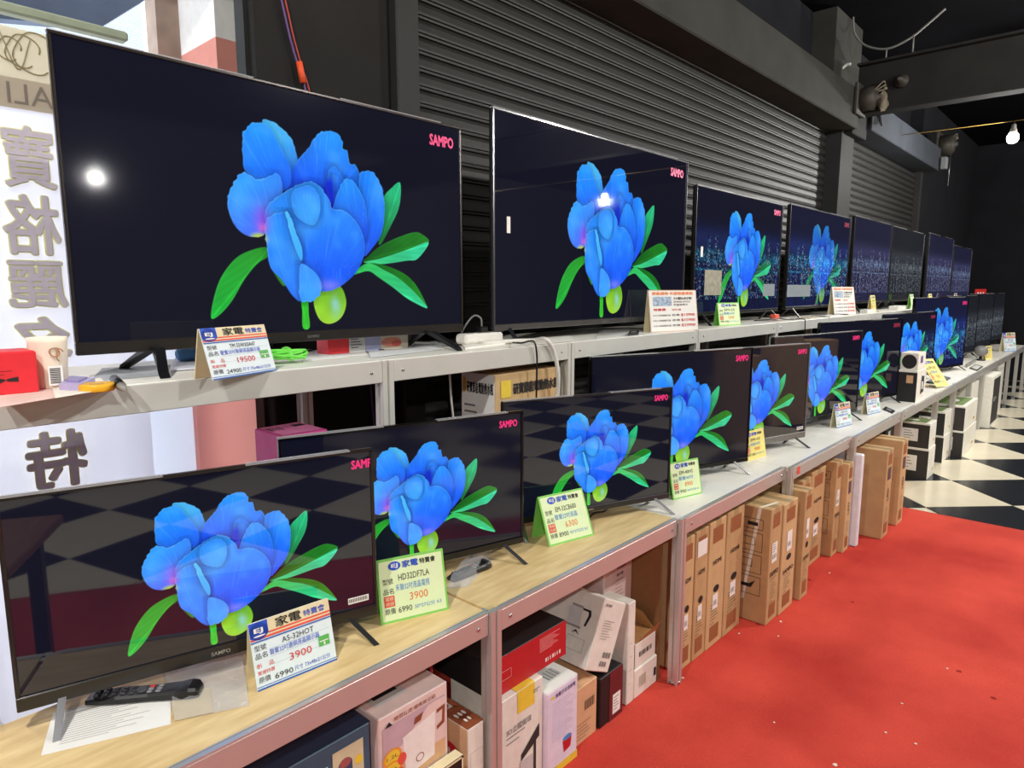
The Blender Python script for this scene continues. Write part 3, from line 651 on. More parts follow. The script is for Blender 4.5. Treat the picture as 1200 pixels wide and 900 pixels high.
# ------------------------------------------------------------------ televisions
def tv(label, p0, p1, z0, z1, shelf, img, group=None, logo=1.0, legs='blade', legm=None, bez=None, chin=.028, sticker=False, logo_text='SAMPO', logo_at=.882, badge=True, lx=.40):
    w = math.hypot(p1[0]-p0[0], p1[1]-p0[1]); h = z1-z0; g = z0-shelf-.0006
    r = thing('television', label, 'television', ((p0[0]+p1[0])/2, (p0[1]+p1[1])/2, shelf+.0006), math.atan2(p1[1]-p0[1], p1[0]-p0[0]), group)
    bez = bez or GLOSSBLACK; t = .008
    bk = MB().box(-w/2+.004, w/2-.004, .004, .022, g+.004, g+h-.004, .004); bk.box(-w*.36, w*.36, .022, .062, g+.03, g+h*.55, .012)
    bk.build('back_cover', BLACK, r)
    f = MB(); f.box(-w/2, w/2, -.008, .006, g, g+chin, .002); f.box(-w/2, w/2, -.008, .006, g+h-t, g+h, .002)
    f.box(-w/2, -w/2+t, -.008, .006, g+chin, g+h-t, .002); f.box(w/2-t, w/2, -.008, .006, g+chin, g+h-t, .002)
    f.build('bezel', bez, r)
    sw, sh = w-2*t, h-t-chin
    s = link('screen', img, r, (0, -.003, g+chin)); s.scale = (sw, 1, sh)
    if logo:
        lm = LOGO if logo > .6 else glow('logo_dim_red', (170, 40, 70), .8)
        fr_ = frame((0, -.0042, g), (1, 0, 0), (0, 0, 1)); lh = h*.052; lw = w*.088
        ltx = MB().text(fr_, logo_text, -w/2+w*logo_at, h*.915-lh/2, h=lh, w=lw*len(logo_text)/5, bold=.045)
        ob = ltx.build('brand_lettering', lm, s); ob.matrix_parent_inverse = Matrix.LocRotScale(s.location, None, s.scale).inverted()
    if badge: MB().text(frame((0, -.0086, g), (1, 0, 0), (0, 0, 1)), 'SAMPO', -.02, chin*.3, h=chin*.3, bold=.01).build('brand_badge', SILVER, r)
    lm = legm or BLACK
    for sx in (-1, 1):
        lb = MB(); xx = sx*w*lx
        if legs == 'vee':
            for yy, xo in ((-.13, sx*.03), (.13, sx*.03)):
                lb.add([(xx-.012, .0, g+.012), (xx+.012, .0, g+.012), (xx+.012+xo, yy, .012), (xx-.012+xo, yy, .012), (xx-.012, yy*.12, g-.0), (xx+.012, yy*.12, g-.0),
                        (xx+.012+xo, yy*1.08, 0), (xx-.012+xo, yy*1.08, 0), (xx-.012, yy*.28, g+.01), (xx+.012, yy*.28, g+.01)],
                       [(4, 5, 6, 7), (8, 3, 2, 9), (4, 7, 3, 8), (5, 9, 2, 6), (7, 6, 2, 3), (0, 1, 9, 8), (0, 8, 4), (1, 5, 9), (0, 4, 5, 1)])
        else:
            for yy in (-.065, .09):
                xo = .045 if sx > 0 else -.012; th = .007
                lb.add([(xx-th, yy*.1, g+.01), (xx+th, yy*.1, g+.01), (xx+th, yy*.1+.012, g+.01), (xx-th, yy*.1+.012, g+.01),
                        (xx-th+xo, yy-.006, 0), (xx+th+xo, yy-.006, 0), (xx+th+xo, yy+.006, 0), (xx-th+xo, yy+.006, 0)],
                       [(0, 1, 2, 3), (7, 6, 5, 4), (0, 4, 5, 1), (1, 5, 6, 2), (2, 6, 7, 3), (3, 7, 4, 0)])
        lb.build('stand_leg', lm, r)
    if sticker:
        st = MB().rect(frame((0, -.0045, g), (1, 0, 0), (0, 0, 1)), w/2-.075, chin+.014, w/2-.022, chin+.03); so = st.build('barcode_sticker', WHITE, r)
        bars = MB()
        for i in range(14): bars.rect(frame((0, -.0049, g), (1, 0, 0), (0, 0, 1)), w/2-.072+i*.0034, chin+.018, w/2-.072+i*.0034+.0016, chin+.027)
        bars.build('barcode', INK, so)
    # clear shipping film folded over the top and left edges
    for (a, b_) in ((-w/2, -w*.12), (w*.1, w*.42)): MB().box(a, b_, -.0095, .008, g+h-.002, g+h+.0012).build('clear_film', FILM, r)
    return r
FILM = mat('clear_film', (225, 228, 232), .12, alpha=.35)
def upper(label, y, x0, x1, z0, z1, img, **k): return tv(label, (x0, y), (x1, y), z0, z1, ZU, img, **k)
upper('big television showing a blue flower beside the window, price card at its foot', 1.795, .459, 1.690, 1.385, 2.099, S_FLOWER, legs='vee', lx=.36, chin=.03, bez=mat('bezel_bronze', (60, 56, 54), .25, .6))
u2 = upper('tallest television on the upper rack, silver edged, with orange price sheet', 1.77, 1.825, 3.285, 1.38, 2.192, S_FLOWER_G, bez=mat('bezel_silver', (120, 122, 126), .2, .8), chin=.024, lx=.44)
u3 = upper('television fading from blue flower to night city, yellow-green card before it', 1.795, 3.44, 4.672, 1.388, 2.10, S_MIX1, chin=.02, bez=DARKMET)
u4 = upper('television mostly showing a cyan night city over a faint flower', 1.795, 4.81, 6.17, 1.392, 2.122, S_MIX2, logo=.4, chin=.02, bez=DARKMET)
for x0, x1, z1, im, lb in ((6.28, 7.5, 2.155, S_CITY, 'purplish night city television before the grey column'), (7.53, 8.9, 2.15, S_CITYDK, 'near-black night city television before the narrower shutter'), (9.16, 10.62, 2.18, S_CITY, 'night city television past the gap at the narrower shutter end'), (10.68, 12.06, 2.11, S_CITY, 'night city television at the rack end beside the red sign')):
    upper(lb, 1.795, x0, x1, 1.41, z1, im, logo=0, chin=.02, bez=DARKMET, group='city televisions at the far end of the upper rack')
Z = 1.54
def on_screen(r, y, u0, v0, u1, v1, m, name='screen_patch'):
    A, C = ony(u0, v1, y-.0045), ony(u1, v0, y-.0045); o = r.location
    MB().box(A[0]-o[0], C[0]-o[0], -.0048, -.0042, A[2]-o[2], C[2]-o[2]).build(name, m, r)
LBG = mat('greybeige_patch', (150, 146, 128), .6, var=.25, scale=40); LBD = mat('grey_patch', (128, 138, 144), .5)
on_screen(u2, 1.77, 594, 254, 598, 273, WHITE); on_screen(u3, 1.795, 825, 317, 846, 346, LBG); on_screen(u3, 1.795, 894, 333, 908, 347, LBD); on_screen(u3, 1.795, 821, 289, 824, 301, WHITE); on_screen(u4, 1.795, 922, 334, 950, 348, LBD)  # white sticker on the tall TV, plain flat patches on the next two
tv('small television nearest the window on the plywood bench, remote control at its foot', (.235, 1.519), (.948, 1.332), Z-.815, Z-.384, ZL, S_FLOWER_G, legm=DARKMET, sticker=True, logo_text='SAMP', logo_at=.925, chin=.03, bez=mat('bezel_brown_black', (34, 30, 28), .22))
tv('small flower television half hidden behind its neighbour, green card at its corner', (.834, 1.581), (1.558, 1.381), Z-.815, Z-.38, ZL, S_FLOWER, legm=DARKMET, chin=.022)
tv('small flower television with silver legs, green card leaning before its left corner', (1.614, 1.524), (2.295, 1.267), Z-.815, Z-.375, ZL, S_FLOWER_G, legm=SILVER, chin=.022, bez=DARKMET)
tv('flower television on the first white-topped bench, pale green card at its left', (2.192, 1.579), (3.055, 1.277), Z-.815, Z-.272, ZL, S_FLOWER, legm=SILVER, chin=.02)
tv('flower television with a brownish glossy screen and yellow card at its left corner', (2.93, 1.50), (3.777, 1.262), Z-.815, Z-.292, ZL, S_FLOWER_G, legm=BLACK, chin=.034, bez=mat('bezel_grey', (126, 124, 122), .35, .5), sticker=True)
tv('flower television behind the first of two small blue cards', (3.80, 1.47), (4.814, 1.283), Z-.815, Z-.272, ZL, S_FLOWER_G, legm=BLACK, chin=.026, bez=DARKMET)
tv('flower television beside the two small stacked appliance boxes', (4.66, 1.50), (5.767, 1.262), Z-.815, Z-.223, ZL, S_FLOWER, logo=.4, chin=.022)
tv('television with flower over night city, clear film on its edges', (6.30, 1.515), (7.50, 1.355), Z-.815, Z-.215, ZL, S_MIX1, logo=.4, chin=.024)
tv('large bright blue flower and city television beyond the yellow lying card', (7.28, 1.50), (8.53, 1.262), Z-.815, Z-.089, ZL, S_MIX3, chin=.024)
for a, c, z1, lb in (((8.92, 1.52), (10.2, 1.40), -.085, 'dim dark television right next to the large bright blue one'), ((10.3, 1.50), (11.5, 1.40), -.07, 'dim dark television, second past the large bright blue one'), ((11.6, 1.50), (12.8, 1.42), -.07, 'dim dark television, last of the lower row')):
    tv(lb, a, c, Z-.80, Z+z1, ZL, S_CITYDK, logo=0, group='dim televisions at the far end of the lower row')

# ------------------------------------------------------------------ price cards
CREAM = mat('card_cream', (228, 214, 172), .6); PALEBLUE = mat('card_pale_blue', (222, 236, 240), .6, var=.02); PALEGREEN = mat('card_pale_green', (224, 240, 190), .6, var=.02)
GREEN = mat('card_green', (132, 208, 92), .6); REDP = mat('card_red', (226, 84, 66), .6); NAVY = mat('card_blue', (38, 92, 176), .6); YELLOWC = mat('card_yellow', (238, 222, 130), .6)
GREENBOX = mat('card_green_stamp', (90, 176, 84), .6); EMB = mat('card_emblem_blue', (40, 82, 196), .6); ORANGE = mat('card_orange', (236, 130, 60), .6); LBLUE = mat('card_light_blue', (70, 140, 210), .6)
def card(label, bl, br, top, z, style, model='', name='', price='', old='', lean=14, group=None, depth=.05, size=None):
    """bl, br: where the lower corners stand (pixels on the shelf); top: pixel of the upper left corner"""
    p0, p1 = (onz(*bl, z), onz(*br, z)) if len(bl) == 2 else (np.array(bl, float), np.array(br, float)); w = math.hypot(p1[0]-p0[0], p1[1]-p0[1]); h = (ony(top[0], top[1], p0[1])[2]-z)
    if size: w, h = size; p1 = p0+(p1-p0)/np.linalg.norm((p1-p0)[:2])*w
    rz = math.atan2(p1[1]-p0[1], p1[0]-p0[0]); r = thing('price_card', label, 'price card', p0, rz, group)
    a = math.radians(lean); H = h/math.cos(a)
    U = Vector((1, 0, 0)); V = Vector((0, math.sin(a), math.cos(a))); Nn = Vector((0, -math.cos(a), math.sin(a)))
    ln = V*H
    base = {'white': PALEBLUE, 'green': PALEGREEN, 'yellow': YELLOWC, 'sheet': WHITE}[style]
    th = -Nn*.0025
    def slab(mb, O, UU, VV, T):
        vs = [O, O+UU, O+UU+VV, O+VV]; vs += [p+T for p in vs]
        return mb.add(vs, [(0, 1, 2, 3), (7, 6, 5, 4), (0, 4, 5, 1), (1, 5, 6, 2), (2, 6, 7, 3), (3, 7, 4, 0)])
    slab(MB(), Vector((0, 0, .0)), U*w, ln, th).build('front_panel', GREEN if style == 'green' else base, r)
    top_ = ln+th; foot = Vector((0, top_.y+h*math.tan(a)*.35+.008, 0))
    slab(MB(), foot, U*w, top_-foot, Vector((0, .0025, 0))).build('back_panel', CREAM if style != 'green' else GREEN, r)
    fr0 = (Nn*.0004, U, V); fr1 = (Nn*.0008, U, V); fr2 = (Nn*.0012, U, V); fr3 = (Nn*.0016, U, V)
    if style == 'white':
        MP().rect(fr1, 0, H*.76, w, H).build('header_band', CREAM, r)
        MP().rect(fr2, 0, H*.735, w, H*.765).rect(fr2, w*.22, H*.79, w, H*.815).build('red_stripe', REDP, r)
        MP().rect(fr2, 0, H*.70, w, H*.72).rect(fr2, 0, .0, w, H*.025).rect(fr2, 0, H*.045, w, H*.055).build('blue_stripe', NAVY, r)
        MP().poly2(fr2, [(0, H*.78), (w*.05, H*.74), (w*.15, H*.74), (w*.22, H*.8), (w*.22, H), (0, H)]).disc(fr2, w*.11, H*.86, w*.11, H*.13).build('emblem_field', EMB, r)
        MP().text(fr3, 'EJ', w*.05, H*.82, h=H*.09, w=w*.11, bold=.03).disc(fr3, w*.11, H*.79, w*.07, H*.012).build('emblem_mark', WHITE, r)
        k = MP().text(fr3, '家電', w*.31, H*.83, h=H*.15, w=w*.32, bold=.02)
        for i, t in enumerate(('型號', '品名', '', '', '原價')):
            if t: k.text(fr2, t, w*.03, H*(.575-.118*i), h=H*.085, w=w*.14)
        k.text(fr2, model, w*.36, H*.575, h=H*.085, w=w*.4); k.text(fr2, old, w*.22, H*.085, h=H*.08, w=w*.22); k.build('black_lettering', INK, r)
        MP().text(fr3, '特賣會', w*.66, H*.845, h=H*.1, w=w*.28, bold=.01).text(fr2, name, w*.20, H*.455, h=H*.09, w=w*.62).text(fr2, '尺寸 73x48x21公分', w*.46, H*.09, h=H*.075, w=w*.46).build('blue_lettering', BLUEINK, r)
        MP().text(fr2, '新    品', w*.03, H*.32, h=H*.07, w=w*.2).text(fr2, '驚爆特價', w*.03, H*.22, h=H*.06, w=w*.2).text(fr2, price, w*.42, H*.27, h=H*.11, w=w*.28).build('red_lettering', REDINK, r)
        MP().rect(fr2, w*.80, H*.30, w*.94, H*.46).build('green_stamp', GREENBOX, r)
        MP().rect(fr3, w*.81, H*.37, w*.93, H*.385).rect(fr3, w*.86, H*.31, w*.88, H*.36).build('stamp_lines', WHITE, r)
        ru = MP()
        for i in range(3): ru.rect(fr1, w*.2, H*(.55-.118*i), w*.96, H*(.553-.118*i))
        ru.build('ruled_line', mat('rule_grey', (150, 165, 175), .7), r)
    elif style in ('green', 'yellow'):
        e = w*.03
        if style == 'green': MP().rect(fr0, e, e, w-e, H-e).build('inner_panel', PALEGREEN, r)
        MP().disc(fr2, w*.26, H*.875, w*.09, H*.07).text(fr2, '家電', w*.37, H*.82, h=H*.115, w=w*.24, bold=.03).build('blue_lettering', EMB, r)
        MP().text(fr3, 'EJ', w*.21, H*.835, h=H*.075, w=w*.1, bold=.02).build('emblem_mark', WHITE, r)
        k = MP().text(fr2, '特賣會', w*.63, H*.83, h=H*.09, w=w*.24, bold=.02)
        for i, t in enumerate(('型號', '品名', '', '原價')):
            if t: k.text(fr2, t, w*.07, H*(.60-.155*i), h=H*.09, w=w*.15)
        k.text(fr2, model, w*.30, H*.63, h=H*.1, w=w*.46).text(fr2, old, w*.26, H*.13, h=H*.09, w=w*.2).build('black_lettering', INK, r)
        MP().text(fr2, name, w*.25, H*.47, h=H*.11, w=w*.5).text(fr2, '50*27公分 A3', w*.5, H*.14, h=H*.07, w=w*.4).build('pen_lettering', LBLUE, r)
        MP().rect(fr2, w*.07, H*.25, w*.22, H*.42).build('red_stamp', REDP, r)
        MP().text(fr3, '驚爆', w*.085, H*.345, h=H*.06, w=w*.12).text(fr3, '特價', w*.085, H*.265, h=H*.06, w=w*.12).build('stamp_lettering', CREAM, r)
        MP().text(fr2, price, w*.44, H*.29, h=H*.12, w=w*.27).build('price_lettering', ORANGE, r)
    else:
        MP().ring(fr1, 0, 0, w, H, w*.008).build('border', mat('sheet_orange_edge', (200, 150, 110), .7), r)
        MP().text(fr1, '節能補助 年度特惠專案', w*.07, H*.88, h=H*.075, w=w*.86, bold=.04).build('orange_heading', ORANGE, r)
        MP().rect(fr1, w*.08, H*.62, w*.46, H*.84).build('picture', mat('sheet_picture', (150, 168, 190), .5, var=.5, scale=60), r)
        k = MP().text(fr1, '分期0利率', w*.5, H*.76, h=H*.07, w=w*.4, bold=.02).text(fr1, '詳情請洽門市', w*.5, H*.69, h=H*.045, w=w*.36).text(fr1, '限量優惠中', w*.5, H*.62, h=H*.045, w=w*.3)
        rr = MP().text(fr1, '特惠價', w*.08, H*.5, h=H*.06, w=w*.25, bold=.03).text(fr1, '補助價', w*.45, H*.5, h=H*.045, w=w*.2)
        for i, t in enumerate(('$12900', '$15900', '$23900')):
            rr.text(fr1, t, w*.64, H*(.355-.125*i), h=H*.075, w=w*.3, bold=.02); k.text(fr1, '55吋 4K聯網顯示器', w*.06, H*(.37-.125*i), h=H*.045, w=w*.36).text(fr1, '原價', w*.45, H*(.37-.125*i), h=H*.05, w=w*.16)
        k.build('black_lettering', INK, r); rr.build('red_lettering', REDINK, r)
    return r
def cp(u, v, y, z, ang, w):
    x = ony(u, v, y)[0]; a = math.radians(ang); return (x, y, z), (x+w*math.cos(a), y+w*math.sin(a), z)
card('white and blue price card reading 19500 under the big window-side TV', (250, 446), (324, 434), (240, 386), ZU, 'white', 'TM 55WX0A47', '聲寶55吋聯網液晶顯示器', '19500', '24900', 16)
card('white and blue price card reading 3900 beside the remote control', (302, 811), (395, 773), (297, 740), ZL, 'white', 'AS-32HOT', '聲寶32吋連網液晶顯示器', '3900', '6990', 14)
card('pale green price card reading HD32DF7LA at the bench joint', (447, 733), (526, 714), (441, 666), ZL, 'green', 'HD32DF7LA', '禾聯32吋液晶電視', '3900', '6990', 14)
card('pale green price card leaning before the silver-legged TV', (644, 641), (696, 627), (628, 595), ZL, 'green', 'EM-32CB600', '聲寶32吋液晶', '6300', '8900', 24)
card('pale green price card on the first white bench top', (789, 586), (823, 578), (785, 547), ZL, 'green', 'EM-40HS', '聲寶40吋', '8900', '9900', 12)
card('yellow price card standing at the corner of the brownish TV', (875, 541), (898, 534), (877, 508), ZL, 'yellow', 'EM-43', '液晶43吋', '9900', '12900', 10)
card('small blue and white card standing before the TV with film', *cp(981, 502, 1.265, ZL, -10, .19), (977, 477), ZL, 'white', 'EM-43', '聲寶43吋', '8900', '11900', 10)
card('small blue and white card closer to the stacked appliance boxes', *cp(1017, 486, 1.25, ZL, -10, .19), (1014, 464), ZL, 'white', 'EM-50', '聲寶50吋', '9900', '13900', 10)
card('pale yellow card tilted back on a flat tray', *cp(1098, 447, 1.165, ZL+.0145, -20, .19), (1093, 428), ZL, 'yellow', 'EM-50', '聲寶50吋', '9900', '13900', 36)
card('narrow yellow card beside the round grey camera', *cp(1155, 421, 1.23, ZL, -14, .19), (1154, 407), ZL, 'yellow', 'EM-55', '55吋', '9900', '13900', 8)
card('white card with blue emblem at the far bench end', *cp(1177, 413, 1.20, ZL, -26, .25), (1172, 393), ZL, 'white', 'EM-55', '55吋', '9900', '15900', 10)
card('large white sheet with orange heading and red prices on the rack', *cp(763, 388, 1.685, ZU, -14, .335), (755, 340), ZU, 'sheet', lean=8)
card('yellow-green price card on the rack under the flower-to-city TV', *cp(843, 380, 1.70, ZU, -14, .19), (840, 355), ZU, 'green', 'EM-55', '聲寶55吋', '12900', '15900', 10)
card('white sheet with a blue picture leaning on the night city TV', *cp(978, 367, 1.71, ZU, -19, .27), (975, 336), ZU, 'sheet', lean=10)
for (u, v, st, lb) in ((1022, 366, 'yellow', 'yellow tent card before the purplish city TV'), (1068, 362, 'green', 'green tent card before the near-black city TV'), (1090, 361, 'yellow', 'yellow tent card at the gap past the near-black city TV'), (1120, 358, 'white', 'white tent card before the last city TV of the rack')):
    xx = ony(u, v, 1.67)[0]
    card(lb, (xx, 1.67, ZU), (xx+.12, 1.665, ZU), (u, v-18), ZU, st, 'EM', '55吋', '9900', '129', 9, group='tent cards at the far end of the upper rack', size=(.12, .15))

# ------------------------------------------------------------------ cartons
TAPE = mat('packing_tape', (190, 165, 120), .25, alpha=.75)
def carton(label, loc, dims, rz=0.0, m=None, name='carton', cat='box', group=None, tape='top', rot=None, bev=.003, marks=None, tape_m=None):
    """loc: front left lower corner; marks: list of (face, kind, material, args)"""
    w, d, h = dims
    if rot is None and loc[2] < .4 and loc[1] < 1.58 and loc[1]+d > 1.2 and loc[2]+h > .612: h = .612-loc[2]
    r = thing(name, label, cat, loc, rz, group, rot); m = m or BOARD
    MB().box(0, w, 0, d, 0, h, bev).build('carton_body', m, r)
    F = {'front': (frame((0, 0, 0), (1, 0, 0), (0, 0, 1)), Vector((0, -1, 0)), w, h), 'left': (frame((0, d, 0), (0, -1, 0), (0, 0, 1)), Vector((-1, 0, 0)), d, h),
         'right': (frame((w, 0, 0), (0, 1, 0), (0, 0, 1)), Vector((1, 0, 0)), d, h), 'top': (frame((0, 0, h), (1, 0, 0), (0, 1, 0)), Vector((0, 0, 1)), w, d)}
    if tape:
        tb_ = MB(); tw_ = min(.05, w*.4); O, U, V = F['top'][0]
        if w <= d: tb_.rect((O+Vector((0, 0, .0006)), U, V), w/2-tw_/2, 0, w/2+tw_/2, d); tb_.rect((Vector((0, -.0006, 0)), Vector((1, 0, 0)), Vector((0, 0, 1))), w/2-tw_/2, h-.06, w/2+tw_/2, h)
        else: tb_.rect((O+Vector((0, 0, .0006)), U, V), 0, d/2-tw_/2, w, d/2+tw_/2)
        tb_.build('tape_strip', tape_m or TAPE, r)
        sm_ = MB()
        if w <= d: sm_.rect((O+Vector((0, 0, .0009)), U, V), w/2-.001, 0, w/2+.001, d)
        else: sm_.rect((O+Vector((0, 0, .0009)), U, V), 0, d/2-.001, w, d/2+.001)
        sm_.build('flap_seam', mat('seam_dark', (110, 82, 50), .9), r)
    acc = {}
    for lv, mk in enumerate(marks or []):
        face, kind, mm = mk[:3]; a = mk[3:]; fr_, Nn, W_, H_ = F[face]; key = (mk[1], mm.name, face, lv)
        f2 = (fr_[0]+Nn*(.0012+.00012*lv), fr_[1], fr_[2]); b_ = acc.setdefault(key, (MB(), mm))[0]
        if kind == 'rect': b_.rect(f2, a[0]*W_, a[1]*H_, a[2]*W_, a[3]*H_)
        elif kind == 'ring': b_.ring(f2, a[0]*W_, a[1]*H_, a[2]*W_, a[3]*H_, a[4] if len(a) > 4 else .002)
        elif kind == 'disc': b_.disc(f2, a[0]*W_, a[1]*H_, a[2]*W_, (a[3] if len(a) > 3 else a[2])*H_)
        elif kind == 'poly': b_.poly2(f2, [(p*W_, q*H_) for p, q in a[0]])
        elif kind == 'text': b_.text(f2, a[0], a[1]*W_, a[2]*H_, h=a[3]*H_, w=(a[4]*W_ if len(a) > 4 and a[4] else None), bold=a[5] if len(a) > 5 else .01)
        elif kind == 'vtext': b_.text(f2, a[0], a[1]*W_, a[2]*H_, h=a[3]*W_, w=a[4]*H_, bold=.02, rot=math.pi/2)
        elif kind == 'lines':
            n = a[4]
            for i in range(n):
                y = a[1]+(a[3]-a[1])*i/max(1, n-1); b_.rect(f2, a[0]*W_, y*H_, (a[0]+(a[2]-a[0])*(.6+.4*((i*37) % 10)/10))*W_, y*H_+H_*(a[5] if len(a) > 5 else .006))
        elif kind == 'bars':
            n = a[4]
            for i in range(n): x = a[0]+(a[2]-a[0])*i/n; b_.rect(f2, x*W_, a[1]*H_, (x+(a[2]-a[0])/n*(.35+.3*(i % 3 == 0)))*W_, a[3]*H_)
    nm = {'rect': 'printed_patch', 'ring': 'printed_frame', 'disc': 'printed_disc', 'poly': 'printed_picture', 'text': 'lettering', 'vtext': 'lettering', 'lines': 'small_print', 'bars': 'barcode'}
    for (kd, mn, fc, lv_), (b_, mm) in acc.items(): b_.build(nm[kd], mm, r)
    return r
BI = mat('carton_ink', (70, 46, 30), .85)
def tvmarks(style):
    mk = [('front', 'rect', BOARDPRINT, .2, .83, .8, .95), ('front', 'rect', BOARDPRINT, .2, .05, .75, .17), ('front', 'lines', BI, .2, .22, .75, .34, 6, .005)]
    if style == 's':   # tall one with the maker name
        mk += [('front', 'text', BI, 'SAMPO', .12, .41, .045, .76, .02), ('front', 'lines', BI, .15, .37, .8, .39, 2, .004), ('front', 'rect', WHITE, .2, .53, .66, .70), ('front', 'bars', INK, .26, .56, .6, .60, 7), ('front', 'lines', INK, .26, .62, .6, .68, 4, .005)]
        mk += [('left', 'ring', BI, .55+.05, .62, .93, .78, .002), ('left', 'ring', BI, .6, .43, .93, .59, .002), ('left', 'ring', BI, .6, .24, .93, .40, .002), ('left', 'ring', BI, .6, .81, .93, .9, .002),
               ('left', 'poly', INK, [(.68, .30), (.84, .30), (.88, .37), (.82, .33), (.72, .33), (.66, .37)]), ('left', 'rect', INK, .66, .83, .72, .87), ('left', 'rect', INK, .78, .84, .88, .87), ('left', 'ring', BI, .68, .48, .84, .55, .002), ('left', 'ring', BI, .70, .67, .86, .74, .002)]
    elif style == 'h':
        mk += [('front', 'text', BI, 'HDMI', .25, .66, .035, .5, .02), ('front', 'disc', INK, .5, .46, .17, .028), ('front', 'rect', WHITE, .3, .30, .62, .42), ('front', 'bars', INK, .36, .33, .56, .37, 6)]
    elif style == 'q':
        mk += [('front', 'text', BI, 'SAMPO', .12, .36, .04, .76, .02), ('front', 'disc', INK, .5, .5, .17, .028), ('front', 'rect', WHITE, .3, .56, .66, .74), ('front', 'bars', INK, .36, .6, .6, .64, 6)]
    else:
        mk += [('front', 'rect', mat('dark_print', (92, 66, 70), .85), .25, .66, .75, .8), ('front', 'vtext', BI, 'LED', .62, .42, .25, .14)]
    mk += [('front', 'ring', BI, .2, .105+.08, .42, .2, .0015)]
    return mk
C0 = CT+.0005
G1 = 'flush TV cartons under the bench'
def xf_(u, v, y): return ony(u, v, y)[0]
yb = 1.20
edges = [xf_(799, 660, yb), xf_(814, 660, yb), xf_(829, 660, yb), xf_(848, 660, yb), xf_(868, 650, yb)]
for i in range(4):
    mk = tvmarks('h')
    if i == 1: mk.append(('front', 'rect', WHITE, .12, .80, .85, .92))
    carton(('narrow brown TV carton hard against the bench post', 'brown TV carton with a blank white label near its top', 'brown TV carton with torn tape between two others', 'brown TV carton with a round hand hole beside the strapped carton')[i],
           (edges[i]+.002, yb-.003*i, C0), (edges[i+1]-edges[i]-.004, .34, .555+.006*i), 0, BOARD if i % 2 else BOARD2, 'tv_carton', marks=mk, group=None)
def tvc(label, x0, x1, yf, top, st, m=None, dep=.5, **k):
    h = (ony(top[0], top[1], yf)[2]-C0); return carton(label, (x0, yf, C0), (x1-x0-.004, min(dep, 1.59-yf), h), 0, m or BOARD, 'tv_carton', marks=tvmarks(st), **k)
s1 = tvc('strapped brown TV carton jutting out with assembly pictures on its side', 2.915, 3.05, 1.092, (903, 599), 's', BOARD, .48)
st_ = MB(); hh = ony(903, 599, 1.092)[2]-C0
st_.add([Vector(p) for p in ((-.0015, .044, hh), (-.0015, .06, hh), (-.0015, .122, .10), (-.0015, .108, .10))], [(0, 1, 2, 3)])
st_.add([Vector(p) for p in ((-.0015, .044, hh+.0015), (.13, .015, hh+.0015), (.13, .03, hh+.0015), (-.0015, .06, hh+.0015))], [(0, 1, 2, 3)])
st_.build('white_strap', mat('white_strap', (232, 226, 208), .5), s1)
tvc('brown TV carton with black hand hole in the middle of the jutting three', 3.052, 3.229, 1.085, (924, 590), 'q', BOARD2, .46)
tvc('brown TV carton with hand hole last of the jutting three', 3.278, 3.385, 1.068, (941, 579), 'q', BOARD, .46)
tvc('short brown carton behind the jutting three', 3.43, 3.56, 1.185, (936, 571), 'n', BOARD2, .36)
tvc('brown carton in shade between two short cartons', 3.562, 3.70, 1.18, (949, 560), 'n', BOARD, .36)
tvc('taller brown carton with HDMI print and hand hole by the second jutting set', 3.702, 3.93, 1.18, (960, 550), 'h', BOARD, .36)
tvc('brown TV carton with maker name in the second jutting set', 3.955, 4.065, 1.13, (977, 545), 's', BOARD, .44)
tvc('slim brown TV carton with dark square print beside a white foam strip', 4.067, 4.166, 1.10, (994, 545), 'n', BOARD2, .46)
hz = min(.608, ony(1008, 532, 1.09)[2])
tag(MB().box(4.216, 4.262, 1.07, 1.30, C0, hz, .006).build('foam_strip', mat('white_foam', (226, 226, 232), .7)), 'tall white foam strip wedged between brown cartons', 'foam')
tvc('wide plain brown carton standing out past the foam strip', 4.455, 4.60, .992, (1041, 529), 'n', BOARD, .55)
tvc('plain brown carton at the carpet edge', 4.79, 4.935, .985, (1056, 519), 'n', BOARD2, .55)
# black and white cartons on the tiles
BC = mat('charcoal_carton', (46, 42, 40), .7); WC = mat('white_carton', (230, 226, 214), .7); GC = mat('olive_print', (112, 134, 78), .7)
def bw(label, x0, x1, yf, vt, vb, z0, uu, dep=.4):
    h = ony(uu, vt, yf)[2]-z0
    carton(label, (x0, yf, z0), (x1-x0, dep, h), 0, WC, 'appliance_carton', tape=None, marks=[('left', 'rect', BC, .0, .0, 1, .93), ('left', 'rect', WHITE, .5, .25, .8, .75), ('left', 'lines', INK, .54, .35, .74, .65, 4, .02), ('left', 'lines', WHITE, .1, .08, .5, .14, 2, .02),
        ('top', 'rect', GC, .08, .08, .92, .92), ('top', 'disc', WHITE, .5, .35, .15, .1), ('front', 'lines', mat('pale_print', (186, 180, 160), .7), .2, .4, .8, .8, 5, .01), ('front', 'disc', mat('gold_print', (206, 170, 90), .7), .75, .25, .08, .06)])
    return z0+h+.0005
zz = bw('charcoal and white appliance carton at the floor beside the far brown carton', 6.15, 6.40, 1.078, 529, 0, .0005, 1086); bw('green-topped appliance carton stacked beside the far brown carton', 6.155, 6.395, 1.085, 500, 0, zz, 1086)
zz = bw('lower charcoal and white carton in the second floor stack', 6.865, 7.155, 1.10, 513, 0, .0005, 1104); bw('upper green-topped carton of the second floor stack', 6.87, 7.165, 1.105, 486, 0, zz, 1104)
zz = bw('lower charcoal and white carton in the third floor stack', 7.216, 7.9, 1.005, 508, 0, .0005, 1127); bw('upper green-topped carton of the third floor stack', 7.22, 7.89, 1.01, 480, 0, zz, 1127)
